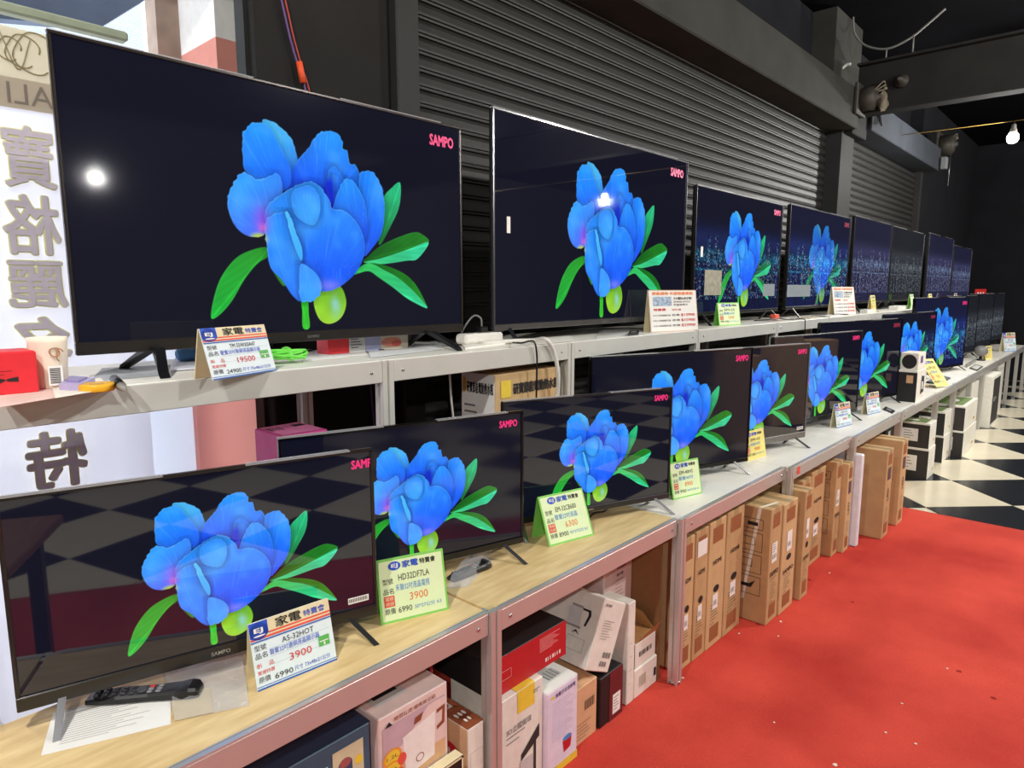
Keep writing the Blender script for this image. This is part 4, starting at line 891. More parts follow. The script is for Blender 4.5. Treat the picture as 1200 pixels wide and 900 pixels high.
carton('tall white carton with a purple picture under the far bench', (8.28, 1.12, .0005), (.42, .4, .56), 0, WC, 'appliance_carton', tape=None, marks=[('left', 'text', INK, 'SANLUX', .15, .84, .05, .6, .03), ('front', 'rect', mat('purple_print', (96, 74, 140), .7), .35, .35, .7, .62), ('left', 'lines', INK, .2, .7, .7, .78, 3, .01)])
carton('tall white carton with black picture side under the far bench', (8.95, 1.02, .0005), (.6, .4, .58), 0, WC, 'appliance_carton', tape=None, marks=[('front', 'rect', BC, .08, .06, .92, .94), ('left', 'lines', INK, .2, .82, .7, .87, 2, .012), ('front', 'lines', WHITE, .2, .5, .6, .56, 3, .01)])
carton('plain pale cabinet carton farthest under the bench row', (9.95, 1.10, .0005), (.55, .4, .6), 0, mat('pale_carton', (214, 210, 202), .7), 'appliance_carton', tape=None, marks=[('front', 'ring', mat('pale_print', (186, 180, 160), .7), .1, .08, .9, .92, .006)])
carton('small dark box with striped pictures resting behind the near appliance stack', (5.72, 1.30, .30), (.34, .24, .16), 0, BC, 'small_box', tape=None, marks=[('left', 'rect', WHITE, .15, .15, .4, .85), ('left', 'rect', WHITE, .6, .15, .8, .85), ('front', 'rect', WHITE, .2, .2, .4, .8)])
carton('brown carton under the small striped box', (5.62, 1.29, .0005), (.5, .26, .298), 0, BOARD2, 'carton')
# near cartons
RED = mat('carton_red', (190, 30, 38), .5); BLK = mat('carton_black', (24, 22, 24), .55); NAV = mat('carton_navy', (30, 42, 66), .5); TEAL = mat('carton_teal', (56, 88, 108), .5); PINK = mat('carton_pink', (226, 200, 194), .55)
TAN = mat('carton_tan', (214, 170, 128), .7); BRN = mat('carton_brown', (140, 74, 44), .6); LAV = mat('carton_lavender', (226, 216, 232), .6); ORP = mat('orange_fruit', (232, 150, 50), .6); YEL = mat('carton_yellow', (232, 200, 60), .6)
ROSE = mat('rose_shape', (196, 166, 176), .6); KET = mat('kettle_white', (240, 234, 228), .5)
# unit under the first plywood bench
yn = 1.215
xa, xb = ony(330, 880, yn)[0], ony(433, 845, yn)[0]; zt_ = ony(433, 846, yn)[2]
carton('navy and teal carton with a cooker picture under the near bench', (xa-.12, yn, C0), (xb-xa+.12, .30, zt_-C0), 0, TEAL, 'appliance_carton', tape=None,
       marks=[('top', 'rect', NAV, 0, 0, 1, 1), ('front', 'rect', mat('photo_beige', (206, 196, 160), .6), .70, .74, .94, .95), ('front', 'rect', mat('cooker_blue', (52, 70, 100), .5), .74, .80, .85, .87), ('front', 'disc', mat('cooker_blue', (52, 70, 100), .5), .795, .87, .055, .03), ('front', 'disc', SILVER, .795, .88, .045, .022),
              ('front', 'disc', GREENBOX, .86, .80, .05, .025), ('front', 'disc', YEL, .90, .86, .03, .022), ('front', 'text', WHITE, 'ELECTRIC', .28, .90, .035, .2, .02), ('front', 'rect', WHITE, .50, .885, .66, .91)])
xa, xb = ony(443, 846, 1.205)[0], ony(524, 796, 1.205)[0]; zt_ = ony(484, 821, 1.205)[2]
def squeeze(mk, k=.40):
    s = lambda v: 1-(1-v)*k; out = []
    for m_ in mk:
        m_ = list(m_)
        if m_[0] == 'front':
            if m_[1] in ('rect', 'ring'): m_[4] = s(m_[4]); m_[6] = s(m_[6])
            elif m_[1] == 'disc': m_[4] = s(m_[4]); m_[6:7] = [m_[6]*k*1.5] if len(m_) > 6 else []
            elif m_[1] == 'poly': m_[3] = [(a, s(b_)) for a, b_ in m_[3]]
            elif m_[1] == 'text': m_[5] = s(m_[5]); m_[6] = m_[6]*.6
        out.append(tuple(m_))
    return out
carton('pink carton with a white electric mug and orange slices under the near bench', (xa, 1.205, C0), (xb-xa, .26, zt_-C0), 0, PINK, 'appliance_carton', tape=None,
       marks=squeeze([('top', 'rect', mat('label_grey', (200, 200, 198), .5), .12, .16, .55, .42), ('top', 'rect', INK, .17, .26, .5, .34), ('front', 'rect', ROSE, .05, .08, .95, .86), ('front', 'poly', PINK, [(.05, .4), (.4, .6), (.7, .84), (.95, .84), (.95, .06), (.05, .06)]), ('front', 'rect', TAN, .05, .06, .95, .3),
              ('front', 'poly', KET, [(.32, .62), (.8, .72), (.78, .16), (.36, .1)]), ('front', 'poly', BRN, [(.82, .72), (.95, .74), (.94, .5), (.82, .46), (.82, .51), (.90, .54), (.91, .69), (.82, .67)]), ('front', 'disc', BRN, .56, .25, .06, .035), ('front', 'disc', KET, .56, .25, .048, .028), ('front', 'poly', BRN, [(.5, .78), (.62, .8), (.58, .71), (.48, .7)]),
              ('front', 'disc', ORP, .17, .46, .13, .075), ('front', 'disc', YEL, .17, .46, .10, .058), ('front', 'text', BRN, '1.2L', .09, .445, .03, .16), ('front', 'disc', ORP, .16, .30, .14, .08), ('front', 'disc', YEL, .16, .30, .11, .062), ('front', 'text', BRN, '2段', .09, .285, .03, .14), ('front', 'disc', REDP, .3, .38, .06, .05), ('front', 'disc', REDP, .26, .22, .06, .05),
              ('front', 'text', BRN, '雙層防燙 電煮美食鍋', .2, .89, .035, .6), ('front', 'poly', INK, [(.08, .86), (.13, .92), (.18, .86)])]))
pc = ony(548, 856, 1.20); pr = ony(577, 840, 1.20)
carton('brown-topped white carton with a round red badge beside the bench post', (pc[0], 1.20, C0), (1.196-pc[0], .17, pc[2]-C0), 0, WC, 'appliance_carton', tape=None,
       marks=[('top', 'rect', BRN, 0, 0, 1, 1), ('top', 'rect', WHITE, .12, .62, .7, .92), ('top', 'bars', INK, .16, .68, .64, .86, 12), ('top', 'disc', WHITE, .3, .38, .07, .06), ('top', 'disc', WHITE, .52, .38, .07, .06), ('top', 'disc', WHITE, .74, .38, .07, .06), ('top', 'disc', WHITE, .4, .2, .06, .05), ('top', 'disc', WHITE, .62, .2, .06, .05), ('left', 'rect', TAN, 0, 0, 1, 1), ('left', 'disc', RED, .6, .72, .26, .1), ('left', 'text', WHITE, '禮水', .48, .67, .1, .24), ('front', 'ring', mat('pale_print', (186, 180, 160), .7), .12, .1, .88, .8, .0015)])
carton('little dark box with cream rim on the carpet before the pink carton', (ony(500, 890, 1.10)[0]+.06, 1.17, C0), (.12, .03, .33), 0, BLK, 'small_box', tape=None, marks=[('top', 'rect', CREAM, 0, 0, 1, 1), ('front', 'ring', CREAM, 0, 0, 1, 1, .006)])
# black and red pair: one each side of the post, lying on top of cartons
def redbox(label, x0, x1, yf, z0, h, dep):
    return carton(label, (x0, yf, z0), (x1-x0, dep, h), 0, BLK, 'appliance_carton', tape=None, marks=[('front', 'rect', RED, 0, 0, 1, 1), ('left', 'lines', mat('dark_grey_print', (60, 58, 60), .6), .3, .4, .7, .6, 3, .01), ('front', 'lines', mat('pink_print', (226, 150, 150), .6), .62, .5, .92, .85, 8, .02), ('front', 'bars', WHITE, .7, .14, .93, .25, 7),
           ('front', 'ring', mat('pink_print', (226, 150, 150), .6), .05, .35, .25, .6, .002)])
# the row of upright cartons on the carpet under the second plywood bench
ya = 1.225
x3, x3b = ony(588, 860, ya)[0], ony(637, 850, ya)[0]; z3 = ony(637, 787, ya)[2]-.012
carton('white carton with a 3D fan picture and yellow tape beside the post', (x3, ya, C0), (x3b-x3-.004, .22, z3-C0), 0, WC, 'appliance_carton', tape=None,
       marks=[('front', 'rect', YEL, .36, .80, .78, 1), ('top', 'rect', YEL, .36, 0, .78, .6), ('front', 'text', mat('grey_print', (120, 118, 116), .7), '3D立體循環', .1, .66, .06, .6), ('front', 'lines', mat('grey_print', (120, 118, 116), .7), .1, .58, .6, .63, 2, .01), ('front', 'poly', BC, [(.45, .40), (.9, .58), (.9, .46), (.82, .44), (.82, 0), (.76, 0), (.76, .42), (.45, .34)]), ('front', 'rect', mat('grey_light', (196, 192, 190), .6), .42, .0, .74, .34), ('front', 'lines', INK, .74, .9, .93, .92, 2, .006)])
x4, x4b = x3b, ony(677, 860, 1.21)[0]; z4 = ony(657, 800, 1.21)[2]-.012
carton('pale lavender carton with purple characters and a small red pot picture', (x4, 1.21, C0), (x4b-x4-.004, .22, z4-C0), 0, LAV, 'appliance_carton', tape=None,
       marks=[('front', 'text', mat('purple_ink', (96, 76, 130), .7), '負離子生活家電', .25, .9, .05, .66, .02), ('front', 'disc', YEL, .16, .925, .05, .018), ('front', 'lines', mat('lav_print', (180, 168, 196), .7), .15, .4, .9, .84, 16, .006), ('front', 'poly', RED, [(.5, .32), (.8, .34), (.76, .2), (.55, .18)]), ('front', 'disc', LBLUE, .65, .34, .14, .03), ('front', 'rect', YEL, 0, 0, 1, .09), ('top', 'rect', WHITE, 0, 0, 1, 1), ('top', 'bars', INK, .4, .2, .8, .4, 12)])
x5, x5b = x4b, ony(700, 830, 1.235)[0]; z5 = ony(690, 790, 1.235)[2]-.03
carton('small tan carton between the lavender and black cartons', (x5, 1.235, C0), (x5b-x5-.004, .2, z5-C0), 0, TAN, 'appliance_carton', tape=None, marks=[('front', 'lines', BI, .2, .1, .8, .35, 5, .008), ('front', 'bars', BI, .5, .55, .9, .72, 12)])
pk_ = ony(686, 786, 1.232); x6, x6b = x5b, ony(729, 830, 1.23)[0]
carton('black and dark red upright carton under the tilted kettle carton', (x6+.01, 1.23, C0), (x6b-x6-.012, .26, max(.12, pk_[2]-.15*math.sin(math.radians(27))-C0-.004)), 0, BLK, 'appliance_carton', tape=None, marks=[('front', 'rect', mat('dark_red', (104, 28, 32), .6), .4, 0, 1, 1), ('front', 'rect', WHITE, .55, .1, .9, .5), ('front', 'lines', INK, .6, .18, .85, .42, 5, .012), ('left', 'rect', WHITE, .7, .05, .9, .2)])
carton('white flat carton standing on edge beside the torn box', (1.977, 1.235, C0), (.048, .12, .40), 0, WC, 'appliance_carton', tape=None, marks=[('front', 'lines', mat('pale_print', (186, 180, 160), .7), .2, .2, .8, .6, 4, .006)])
x7, x7b = ony(747, 800, 1.23)[0], ony(784, 790, 1.22)[0]
carton('white carton lying under the torn box by the bench post', (2.03, 1.235, C0), (.162, .12, .115), 0, WC, 'appliance_carton', tape=None, marks=[('front', 'bars', mat('pale_print', (186, 180, 160), .7), .2, .3, .5, .7, 8), ('front', 'rect', INK, .85, .3, .95, .6)])
tr_ = carton('torn open white and black box with brown flaps sticking up', (2.035, 1.24, C0+.1155), (.15, .11, .10), 0, WC, 'torn_box', tape=None, marks=[('left', 'rect', BLK, 0, 0, 1, 1), ('front', 'bars', INK, .2, .4, .8, .6, 10), ('top', 'rect', mat('kraft_inside', (176, 130, 78), .85), .04, .04, .96, .96)])
wq = .15
MB().add([(0, .0, .1), (wq, .0, .1), (wq*.92, -.03, .16), (wq*.3, -.02, .135)], [(0, 1, 2, 3)]).add([(wq, .0, .1), (wq, .105, .1), (wq-.03, .1, .18), (wq-.02, .05, .17)], [(0, 1, 2, 3)]).add([(0, .105, .1), (wq, .105, .1), (wq*.8, .10, .17), (wq*.2, .10, .15)], [(0, 1, 2, 3)]).build('torn_flap', mat('kraft_inside', (176, 130, 78), .85), tr_)
carton('upright pinkish white carton with black band near its top', (2.0, 1.362, C0+.0), (.195, .2, .56), 0, PINK, 'appliance_carton', tape=None, marks=[('top', 'rect', mat('white_silver', (214, 214, 214), .3), 0, 0, 1, 1), ('front', 'rect', INK, 0, .905, 1, .92), ('left', 'rect', INK, 0, .905, 1, .92), ('front', 'text', INK, 'KOLIN', .45, .82, .025, .3, .02), ('front', 'bars', INK, .45, .77, .7, .79, 5), ('front', 'lines', mat('grey_print', (120, 118, 116), .7), .4, .6, .75, .74, 6, .004), ('left', 'text', INK, 'KOLIN', .5, .83, .03, .35, .02)])
redbox('black carton with red front resting on the white and lavender cartons', x3-.02, x3+.33, 1.25, max(z3, z4)+.001, .118, .3)
redbox('black and red carton half hidden behind the brown-topped carton', ony(545, 790, 1.42)[0]-.16, 1.185, 1.40, C0, .50, .16)
# tilted kettle carton
kk = carton('tilted white carton with a glass kettle picture lying across the others', tuple(pk_), (.15, .28, .245), 0, WC, 'appliance_carton', tape=None, rot=(0, math.radians(27), 0),
       marks=[('left', 'ring', mat('grey_print', (120, 118, 116), .7), .62, .18, .88, .36, .001), ('left', 'poly', mat('kettle_glass', (206, 204, 200), .4), [(.56, .50), (.76, .50), (.73, .76), (.58, .76), (.54, .72)]), ('left', 'rect', mat('kettle_steel', (150, 148, 146), .4), .57, .76, .74, .79), ('left', 'rect', mat('kettle_steel', (150, 148, 146), .4), .55, .48, .77, .51), ('left', 'poly', INK, [(.74, .77), (.86, .77), (.88, .70), (.84, .54), (.81, .54), (.84, .69), (.83, .74), (.74, .74)]), ('left', 'lines', mat('grey_print', (120, 118, 116), .7), .1, .82, .46, .88, 2, .018), ('left', 'poly', INK, [(.66, .40), (.72, .46), (.78, .40), (.72, .43)]),
              ('front', 'lines', mat('grey_print', (120, 118, 116), .7), .2, .45, .7, .7, 8, .006), ('front', 'bars', INK, .55, .2, .9, .28, 8), ('front', 'bars', INK, .5, .08, .8, .15, 8), ('front', 'text', INK, 'KOLIN', .1, .9, .035, .25, .02)])
tag(MB().box(2.198, 2.211, 1.235, 1.57, C0, .6).build('brown_panel', mat('brown_hardboard', (136, 96, 58), .8)), 'brown hardboard panel standing against the post beside the white cartons', 'panel')

# ------------------------------------------------------------------ goods between the shelves
p = ony(540, 480, 1.66); q_ = ony(580, 480, 1.62)
wb = carton('water boiler carton with white side and brown front under the rack', (ony(580, 465, 1.63)[0], 1.63, C0), (ony(657, 450, 1.63)[0]-ony(580, 465, 1.63)[0], .17, ony(580, 440, 1.63)[2]-C0), 0, BOARD2, 'boiler_carton',
       marks=[('left', 'rect', WHITE, 0, 0, 1, 1), ('left', 'rect', YEL, .04, .94, .13, .985), ('left', 'text', INK, '研寶節能電動熱水瓶', .16, .94, .035, .8, .04), ('left', 'lines', mat('grey_print', (120, 118, 116), .7), .08, .8, .5, .9, 6, .006), ('left', 'ring', mat('grey_print', (120, 118, 116), .7), .45, .82, .9, .86, .002), ('left', 'disc', YEL, .25, .79, .08, .02),
              ('front', 'rect', YEL, .08, .93, .22, .98), ('front', 'text', INK, '研寶節能電動熱水瓶', .25, .935, .035, .7, .05), ('front', 'rect', YEL, .74, .875, .84, .885), ('front', 'lines', BI, .15, .85, .4, .87, 2, .005)])
mz = ony(345, 503, 1.70)[2]
mg = carton('magenta carton standing behind the half hidden TV', (ony(331, 515, 1.68)[0], 1.68, C0), (ony(384, 505, 1.68)[0]-ony(331, 515, 1.68)[0], .16, ony(331, 512, 1.68)[2]-C0), 0, mat('magenta_print', (206, 66, 140), .5), 'magenta_carton', tape=None, marks=[('top', 'rect', mat('magenta_pale', (222, 128, 176), .5), .06, .06, .94, .94), ('top', 'bars', INK, .1, .5, .4, .8, 4), ('top', 'rect', INK, .65, .6, .9, .8)])
# ------------------------------------------------------------------ small things on the lower benches
PAPER = mat('paper_sheet', (238, 236, 230), .8, var=.02); CLEAR = mat('clear_bag', (235, 236, 238), .08, alpha=.22, var=.02)
def flat(name, label, cat, pix, z, th, m, lift=0.0, group=None):
    P = [onz(u, v, z) for u, v in pix]; o = np.mean(P, 0); o[2] = z+lift
    r = thing(name, label, cat, o, 0, group); b_ = MB().prism([(p[0]-o[0], p[1]-o[1]) for p in P], th, 'xy', 0)
    bd = b_.build('sheet' if th < .004 else 'body', m, r); return r, P, o
def lines_on(r, P, o, z, n, m, a0=.12, a1=.88, b0=.15, b1=.85):
    k = MB(); A, Bq, C, Dq = [Vector((p[0]-o[0], p[1]-o[1], z)) for p in P]
    for i in range(n):
        t = b0+(b1-b0)*i/max(1, n-1); s0 = A.lerp(Dq, t); s1 = Bq.lerp(C, t); e = a0+(a1-a0)*(.5+.5*((i*53) % 7)/7)
        p0 = s0.lerp(s1, a0); p1 = s0.lerp(s1, e); d_ = (Dq-A).normalized()*.0012; k.add([p0, p1, p1+d_, p0+d_], [(0, 1, 2, 3)])
    k.build('printed_text', m, r)
GREYP = mat('grey_print', (120, 118, 116), .7)
r, P, o = flat('manual_sheet', 'white printed leaflet lying under the remote control', 'paper', [(48, 886), (200, 849), (200, 800), (62, 836)], ZL, .0006, PAPER, .0004); lines_on(r, P, o, .0009, 14, GREYP)
r, P, o = flat('plastic_bag', 'clear plastic bag with a printed strip under the remote control', 'bag', [(205, 846), (292, 828), (284, 758), (190, 790)], ZL, .0008, CLEAR, .0012)
MB().add([(Vector((onz(u, v, ZL+.002)[0]-o[0], onz(u, v, ZL+.002)[1]-o[1], .0012))) for u, v in ((205, 845), (250, 835), (246, 805), (200, 818))], [(0, 1, 2, 3)]).build('printed_strip', mat('kraft_strip', (206, 188, 150), .7), r)
rg = np.random.default_rng(3); nb = 9; wr = MB(); vs = []
for j in range(nb):
    for i in range(nb):
        u = 205+(292-205)*i/8-8*j/8; v = 846-18*i/8-(60-6*i/8)*j/8; p = onz(u, v, ZL)
        vs.append((p[0]-o[0], p[1]-o[1], .003+.012*rg.random()*(j > 2)))
wr.add(vs, [(j*nb+i, j*nb+i+1, (j+1)*nb+i+1, (j+1)*nb+i) for j in range(nb-1) for i in range(nb-1)], True); wr.build('crumpled_film', CLEAR, r)
def remote(label, pa, pb, z, group=None):
    a, c = onz(*pa, z), onz(*pb, z); Ln = math.hypot(*(c-a)[:2]); r = thing('remote_control', label, 'remote control', (a[0], a[1], z), math.atan2(c[1]-a[1], c[0]-a[0]), group); w = .045
    sec = [(0, .010, .36), (.02, .014, .46), (.06, .017, .5), (Ln*.55, .017, .46), (Ln*.8, .02, .5), (Ln-.02, .024, .52), (Ln-.006, .022, .46), (Ln, .014, .38)]
    vs = []; fs = []
    for x, h, ww in sec:
        hw = w*ww; vs += [(x, -hw, .003), (x, -hw*.8, 0), (x, hw*.8, 0), (x, hw, .003), (x, hw, h*.75), (x, hw*.8, h), (x, -hw*.8, h), (x, -hw, h*.75)]
    for i in range(len(sec)-1):
        for k in range(8): fs.append((i*8+k, (i+1)*8+k, (i+1)*8+(k+1) % 8, i*8+(k+1) % 8))
    fs += [tuple(range(8)), tuple(reversed(range(len(vs)-8, len(vs))))]
    MB().add(vs, fs).build('remote_body', BLACK, r)
    for i in range(8):
        for j in range(3):
            if i == 5: continue
            x = .015+i*(Ln*.62/8); mm = mat('button_red', (190, 40, 40), .5) if (i, j) == (6, 2) else (mat('button_grey', (130, 130, 132), .5) if i > 5 else mat('button_dark', (58, 58, 62), .5))
            MB().box(x, x+Ln*.045, -.013+j*.010, -.006+j*.010, .0135, .0195, .001).build('button', mm, r)
    MB().lathe([(.011, .012), (.011, .0195), (.008, .0205)], 14, (.015+5*Ln*.62/8+Ln*.02, .0, 0)).build('navigation_ring', mat('button_dark', (58, 58, 62), .5), r)
    return r
remote('black remote control lying before the TV nearest the window', (104, 822), (236, 812), ZL+.002)
# bagged remote by the joint
remote('small dark remote control in a plastic bag beside the pale green card', (528, 681), (572, 663), ZL+.001)
r, P, o = flat('plastic_bag', 'crumpled clear bag around the small dark remote control', 'bag', [(522, 690), (548, 688), (578, 655), (552, 650)], ZL, .0006, CLEAR, .0003)
vs = []
for j in range(nb):
    for i in range(nb):
        u = 522+(26)*i/8+30*j/8; v = 690-2*i/8-38*j/8; p = onz(u, v, ZL); ed = min(i, 8-i, j, 8-j)
        vs.append((p[0]-o[0], p[1]-o[1], .001 if ed == 0 else .027+.007*rg.random()))
MB().add(vs, [(j*nb+i, j*nb+i+1, (j+1)*nb+i+1, (j+1)*nb+i) for j in range(nb-1) for i in range(nb-1)], True).build('crumpled_film', CLEAR, r)
# cable tuft under the silver legged TV
tag(MB().tube(curve([onz(690, 607, ZL+.006), onz(697, 601, ZL+.02), onz(708, 599, ZL+.016), onz(714, 592, ZL+.006), onz(700, 590, ZL+.005)]), .0035, 6).build('power_cable', BLACK), 'short black cable curling under the silver-legged TV', 'cable')
# appliance boxes on the bench
xk = ony(1059, 476, 1.135); xk[0] = 5.77; xk[2] = ZL
bxa = carton('small black and white appliance box on the bench below a speaker box', (xk[0], xk[1]-.005, ZL+.0005), (.30, .13, ony(1059, 441, xk[1])[2]-ZL), 0, WC, 'small_box', tape=None, marks=[('left', 'rect', BLK, 0, 0, 1, .94), ('left', 'rect', TAN, .45, .6, .8, .85), ('front', 'poly', BC, [(.45, .2), (.8, .25), (.8, .75), (.5, .8)]), ('front', 'rect', WHITE, .55, .35, .7, .6)])
zb_ = ony(1059, 441, xk[1])[2]+.0008
bxb = carton('small white speaker box with a round black grille on the appliance box', (xk[0]+.02, xk[1]+.0, zb_), (.24, .12, ony(1059, 420, xk[1])[2]-zb_), 0, WC, 'small_box', tape=None, marks=[('left', 'disc', BLK, .5, .5, .42, .42), ('front', 'rect', mat('purple_print', (96, 74, 140), .7), .3, .4, .6, .8)])
# tray and gadgets farther on
r, P, o = flat('metal_tray', 'flat dark tray under the tilted yellow card', 'tray', [(1085, 449), (1101, 451), (1114, 444), (1102, 441)], ZL, .012, DARKMET, .0005); MB().prism([((p[0]-o[0])*.9, (p[1]-o[1])*.85) for p in P], .001, 'xy', .0122).build('tray_liner', mat('liner_grey', (120, 120, 118), .5), r)
r, P, o = flat('tablet_stand', 'flat black framed plate lying on the far bench', 'stand', [(1136, 432), (1145, 435), (1152, 430), (1143, 427.5)], ZL, .008, BLACK, .0005); MB().prism([((p[0]-o[0])*.78, (p[1]-o[1])*.75) for p in P], .001, 'xy', .0082).build('plate_face', mat('plate_pale', (214, 212, 206), .4), r)
pc_ = onz(1147, 419, ZL); pc_[1] -= .07; pc_[0] -= .4; r = thing('camera_gadget', 'round grey webcam on a small stand on the far bench', 'camera', (pc_[0], pc_[1], ZL))
MB().lathe([(.05, 0), (.05, .012), (.015, .02), (.015, .06)], 14).build('base', BLACK, r)
MB().lathe([(.0, .05), (.04, .055), (.065, .085), (.07, .12), (.06, .155), (.03, .178), (0.001, .18)], 16).build('housing', mat('webcam_grey', (120, 118, 116), .4), r)
for i, (pix, th, m_, lb, nm, ct_) in enumerate((([(1034, 480), (1046, 485), (1049, 482), (1038, 477)], .004, BLACK, 'thin dark remote lying beside the appliance boxes', 'flat_remote', 'remote control'),
        ([(1083, 453), (1098, 456), (1101, 453), (1087, 450)], .004, mat('kraft_strip', (206, 188, 150), .7), 'brown envelope lying behind the flat tray', 'envelope', 'envelope'),
        ([(1133, 431), (1144, 424.6), (1142.5, 423.8), (1131.5, 429.6)], .03, mat('soundbar_grey', (150, 148, 142), .4), 'long grey soundbar lying before the dim far TVs', 'soundbar', 'soundbar'))):
    r, P, o = flat(nm, lb, ct_, pix, ZL, th, m_, .0005); MB().prism([((p[0]-o[0])*.5, (p[1]-o[1])*.5) for p in P], .0008, 'xy', th).build('label', GREYP, r)

# ------------------------------------------------------------------ small things on the upper rack
yu = YU
def upz(u, v, y=None): return onz(u, v, ZU)
pr0 = ony(0, 464, 1.60); a_ = ony(47, 460, 1.62)
rb = carton('bright red box with a small bow print at the rack end', (a_[0]-.24, 1.62, ZU+.0005), (.24, .10, ony(45, 411, 1.62)[2]-ZU), 0, mat('bright_red_box', (220, 40, 50), .5), 'red_box', tape=None, marks=[('front', 'poly', INK, [(.78, .38), (.86, .42), (.86, .30), (.78, .33)]), ('front', 'poly', INK, [(.70, .44), (.78, .36), (.72, .28)]), ('front', 'lines', INK, .66, .48, .84, .56, 2, .01)])
ca = ony(60, 450, 1.68); r = thing('paper_cup', 'tall white drink cup with brown print beside the red box', 'cup', (ca[0], 1.68, ZU+.0005)); hc = ony(60, 395, 1.68)[2]-ZU
MB().lathe([(.03, 0), (.031, .004), (.036, hc*.9), (.037, hc), (.034, hc), (.033, hc-.006)], 22).build('cup_body', mat('cup_cream', (238, 226, 206), .6), r)
MB().tube(curve([(.004+.014*math.cos(t)*(1-.08*t), -.0372, hc*.72+.009*math.sin(t)) for t in np.linspace(0, 7, 14)]+[(.006, -.0372, hc*.6), (.010, -.0372, hc*.54)], 3), .0012, 5).build('cup_print', mat('brown_print', (176, 120, 80), .7), r)
lbq = MB().rect(frame((-.012, -.0378, 0), (1, 0, 0), (0, 0, 1)), 0, hc*.08, .026, hc*.46).build('cup_label', WHITE, r)
kb = MB()
for i in range(9): kb.rect(frame((-.012, -.0382, 0), (1, 0, 0), (0, 0, 1)), .003, hc*(.12+.034*i), .022, hc*(.12+.034*i)+.0022)
kb.build('cup_barcode', INK, lbq)
# purple cutter, yellow tape, marker
r, P, o = flat('tape_dispenser', 'pale purple tape cutter lying beside the yellow tape roll', 'tape cutter', [(70, 459), (95, 460), (112, 451), (82, 449)], ZU, .016, mat('pale_purple', (184, 174, 214), .4), .0005); MB().prism([((p[0]-o[0])*.6, (p[1]-o[1])*.6) for p in P], .004, 'xy', .016).build('cutter_lid', mat('pale_purple_dark', (150, 140, 190), .4), r)
yr = onz(114, 458, ZU); r = thing('yellow_tape', 'yellow insulating tape roll lying on the rack', 'tape', (yr[0], yr[1], ZU+.0005))
MB().lathe([(.014, 0), (.032, 0), (.033, .002), (.033, .013), (.032, .015), (.014, .015), (.014, 0)], 22).build('tape_ring', mat('yellow_tape', (240, 180, 40), .4), r); MB().lathe([(.012, .0), (.0139, .0), (.0139, .015), (.012, .015), (.012, 0)], 18).build('paper_core', BOARD, r)
mk0 = onz(134, 444, ZU+.01); mk1 = onz(146, 457, ZU+.01); r = thing('marker_pen', 'black marker pen lying against the TV foot', 'pen', (mk0[0], mk0[1], ZU+.0105)); dv = mk1-mk0
MB().tube([(0, 0, 0), tuple(dv*.72)], .0095, 10).build('barrel', BLACK, r); MB().tube([tuple(dv*.72), tuple(dv*.9), tuple(dv)], [.0095, .006, .003], 10).build('tip', mat('marker_tip', (150, 148, 140), .4), r)
pap = [([(0, 478), (70, 466), (58, 455), (0, 462)], 'pinkish sheet hanging at the rack end under the red box', (226, 196, 186)), ([(65, 468), (130, 457), (118, 444), (60, 452)], 'white sheet under the yellow tape roll', (236, 232, 220)),
       ([(105, 448), (196, 440), (200, 428), (120, 432)], 'grey card folder lying behind the TV foot', (168, 172, 176)), ([(200, 436), (246, 432), (240, 418), (205, 421)], 'white flyer lying beside the blue pouch', (230, 232, 240)),
       ([(355, 424), (430, 416), (420, 405), (350, 412)], 'crumpled white sheet between the green cord and the rack post', (238, 236, 232)), ([(435, 420), (520, 410), (512, 401), (430, 409)], 'clear sleeve of papers before the picture boxes', (228, 230, 230)),
       ([(545, 410), (592, 404), (582, 397), (538, 401)], 'stack of flyers beyond the TV foot', (240, 236, 228)), ([(598, 408), (672, 400), (668, 394), (600, 399)], 'loose flyers before the tall television', (236, 232, 222))]
for i, (pix, lb, c_) in enumerate(pap):
    r, P, o = flat('paper_sheet', lb, 'paper', pix, ZU, .0012 if i != 6 else .008, mat('sheet_%d' % i, c_, .75, var=.05), .0006+.0016*(i % 2)); lines_on(r, P, o, (.0012 if i != 6 else .008)+.0003, 6, GREYP)
# blue pouch, green cord hank
bp_ = onz(232, 424, ZU); r = thing('blue_pouch', 'blue rolled cloth behind the price card', 'cloth', (bp_[0], bp_[1]+.02, ZU))
MB().tube([(-.05, 0, .022), (-.04, 0, .023), (.03, 0, .024), (.07, 0, .022)], [.012, .021, .022, .014], 12).build('cloth_roll', mat('blue_cloth', (90, 140, 196), .8, bump=.3), r); MB().tube([(.018, 0, .024), (.022, 0, .024)], .0232, 12).build('band', mat('blue_dark', (60, 100, 160), .7), r)
gc = onz(338, 426, ZU); r = thing('cord_hank', 'bright green cord tied into a bundle beside the price card', 'cord', (gc[0], gc[1]+.01, ZU+.003)); gr = mat('lime_cord', (116, 222, 80), .5)
for k in range(7):
    a = .045+.006*(k % 3); ph = k*.5; MB().tube(curve([(a*math.cos(t+ph*.1)*1.1, .02*math.sin(t)+.004*(k-3), .008+.016*abs(math.sin(t*.5+ph))+.002*k) for t in np.linspace(0, 6.2, 12)], 3), .0036, 6).build('cord_loop', gr, r)
MB().tube(curve([(.0, -.03, .008), (.004, -.012, .034), (.004, .02, .034), (.0, .032, .008)], 5), .007, 8).build('cord_knot', gr, r)
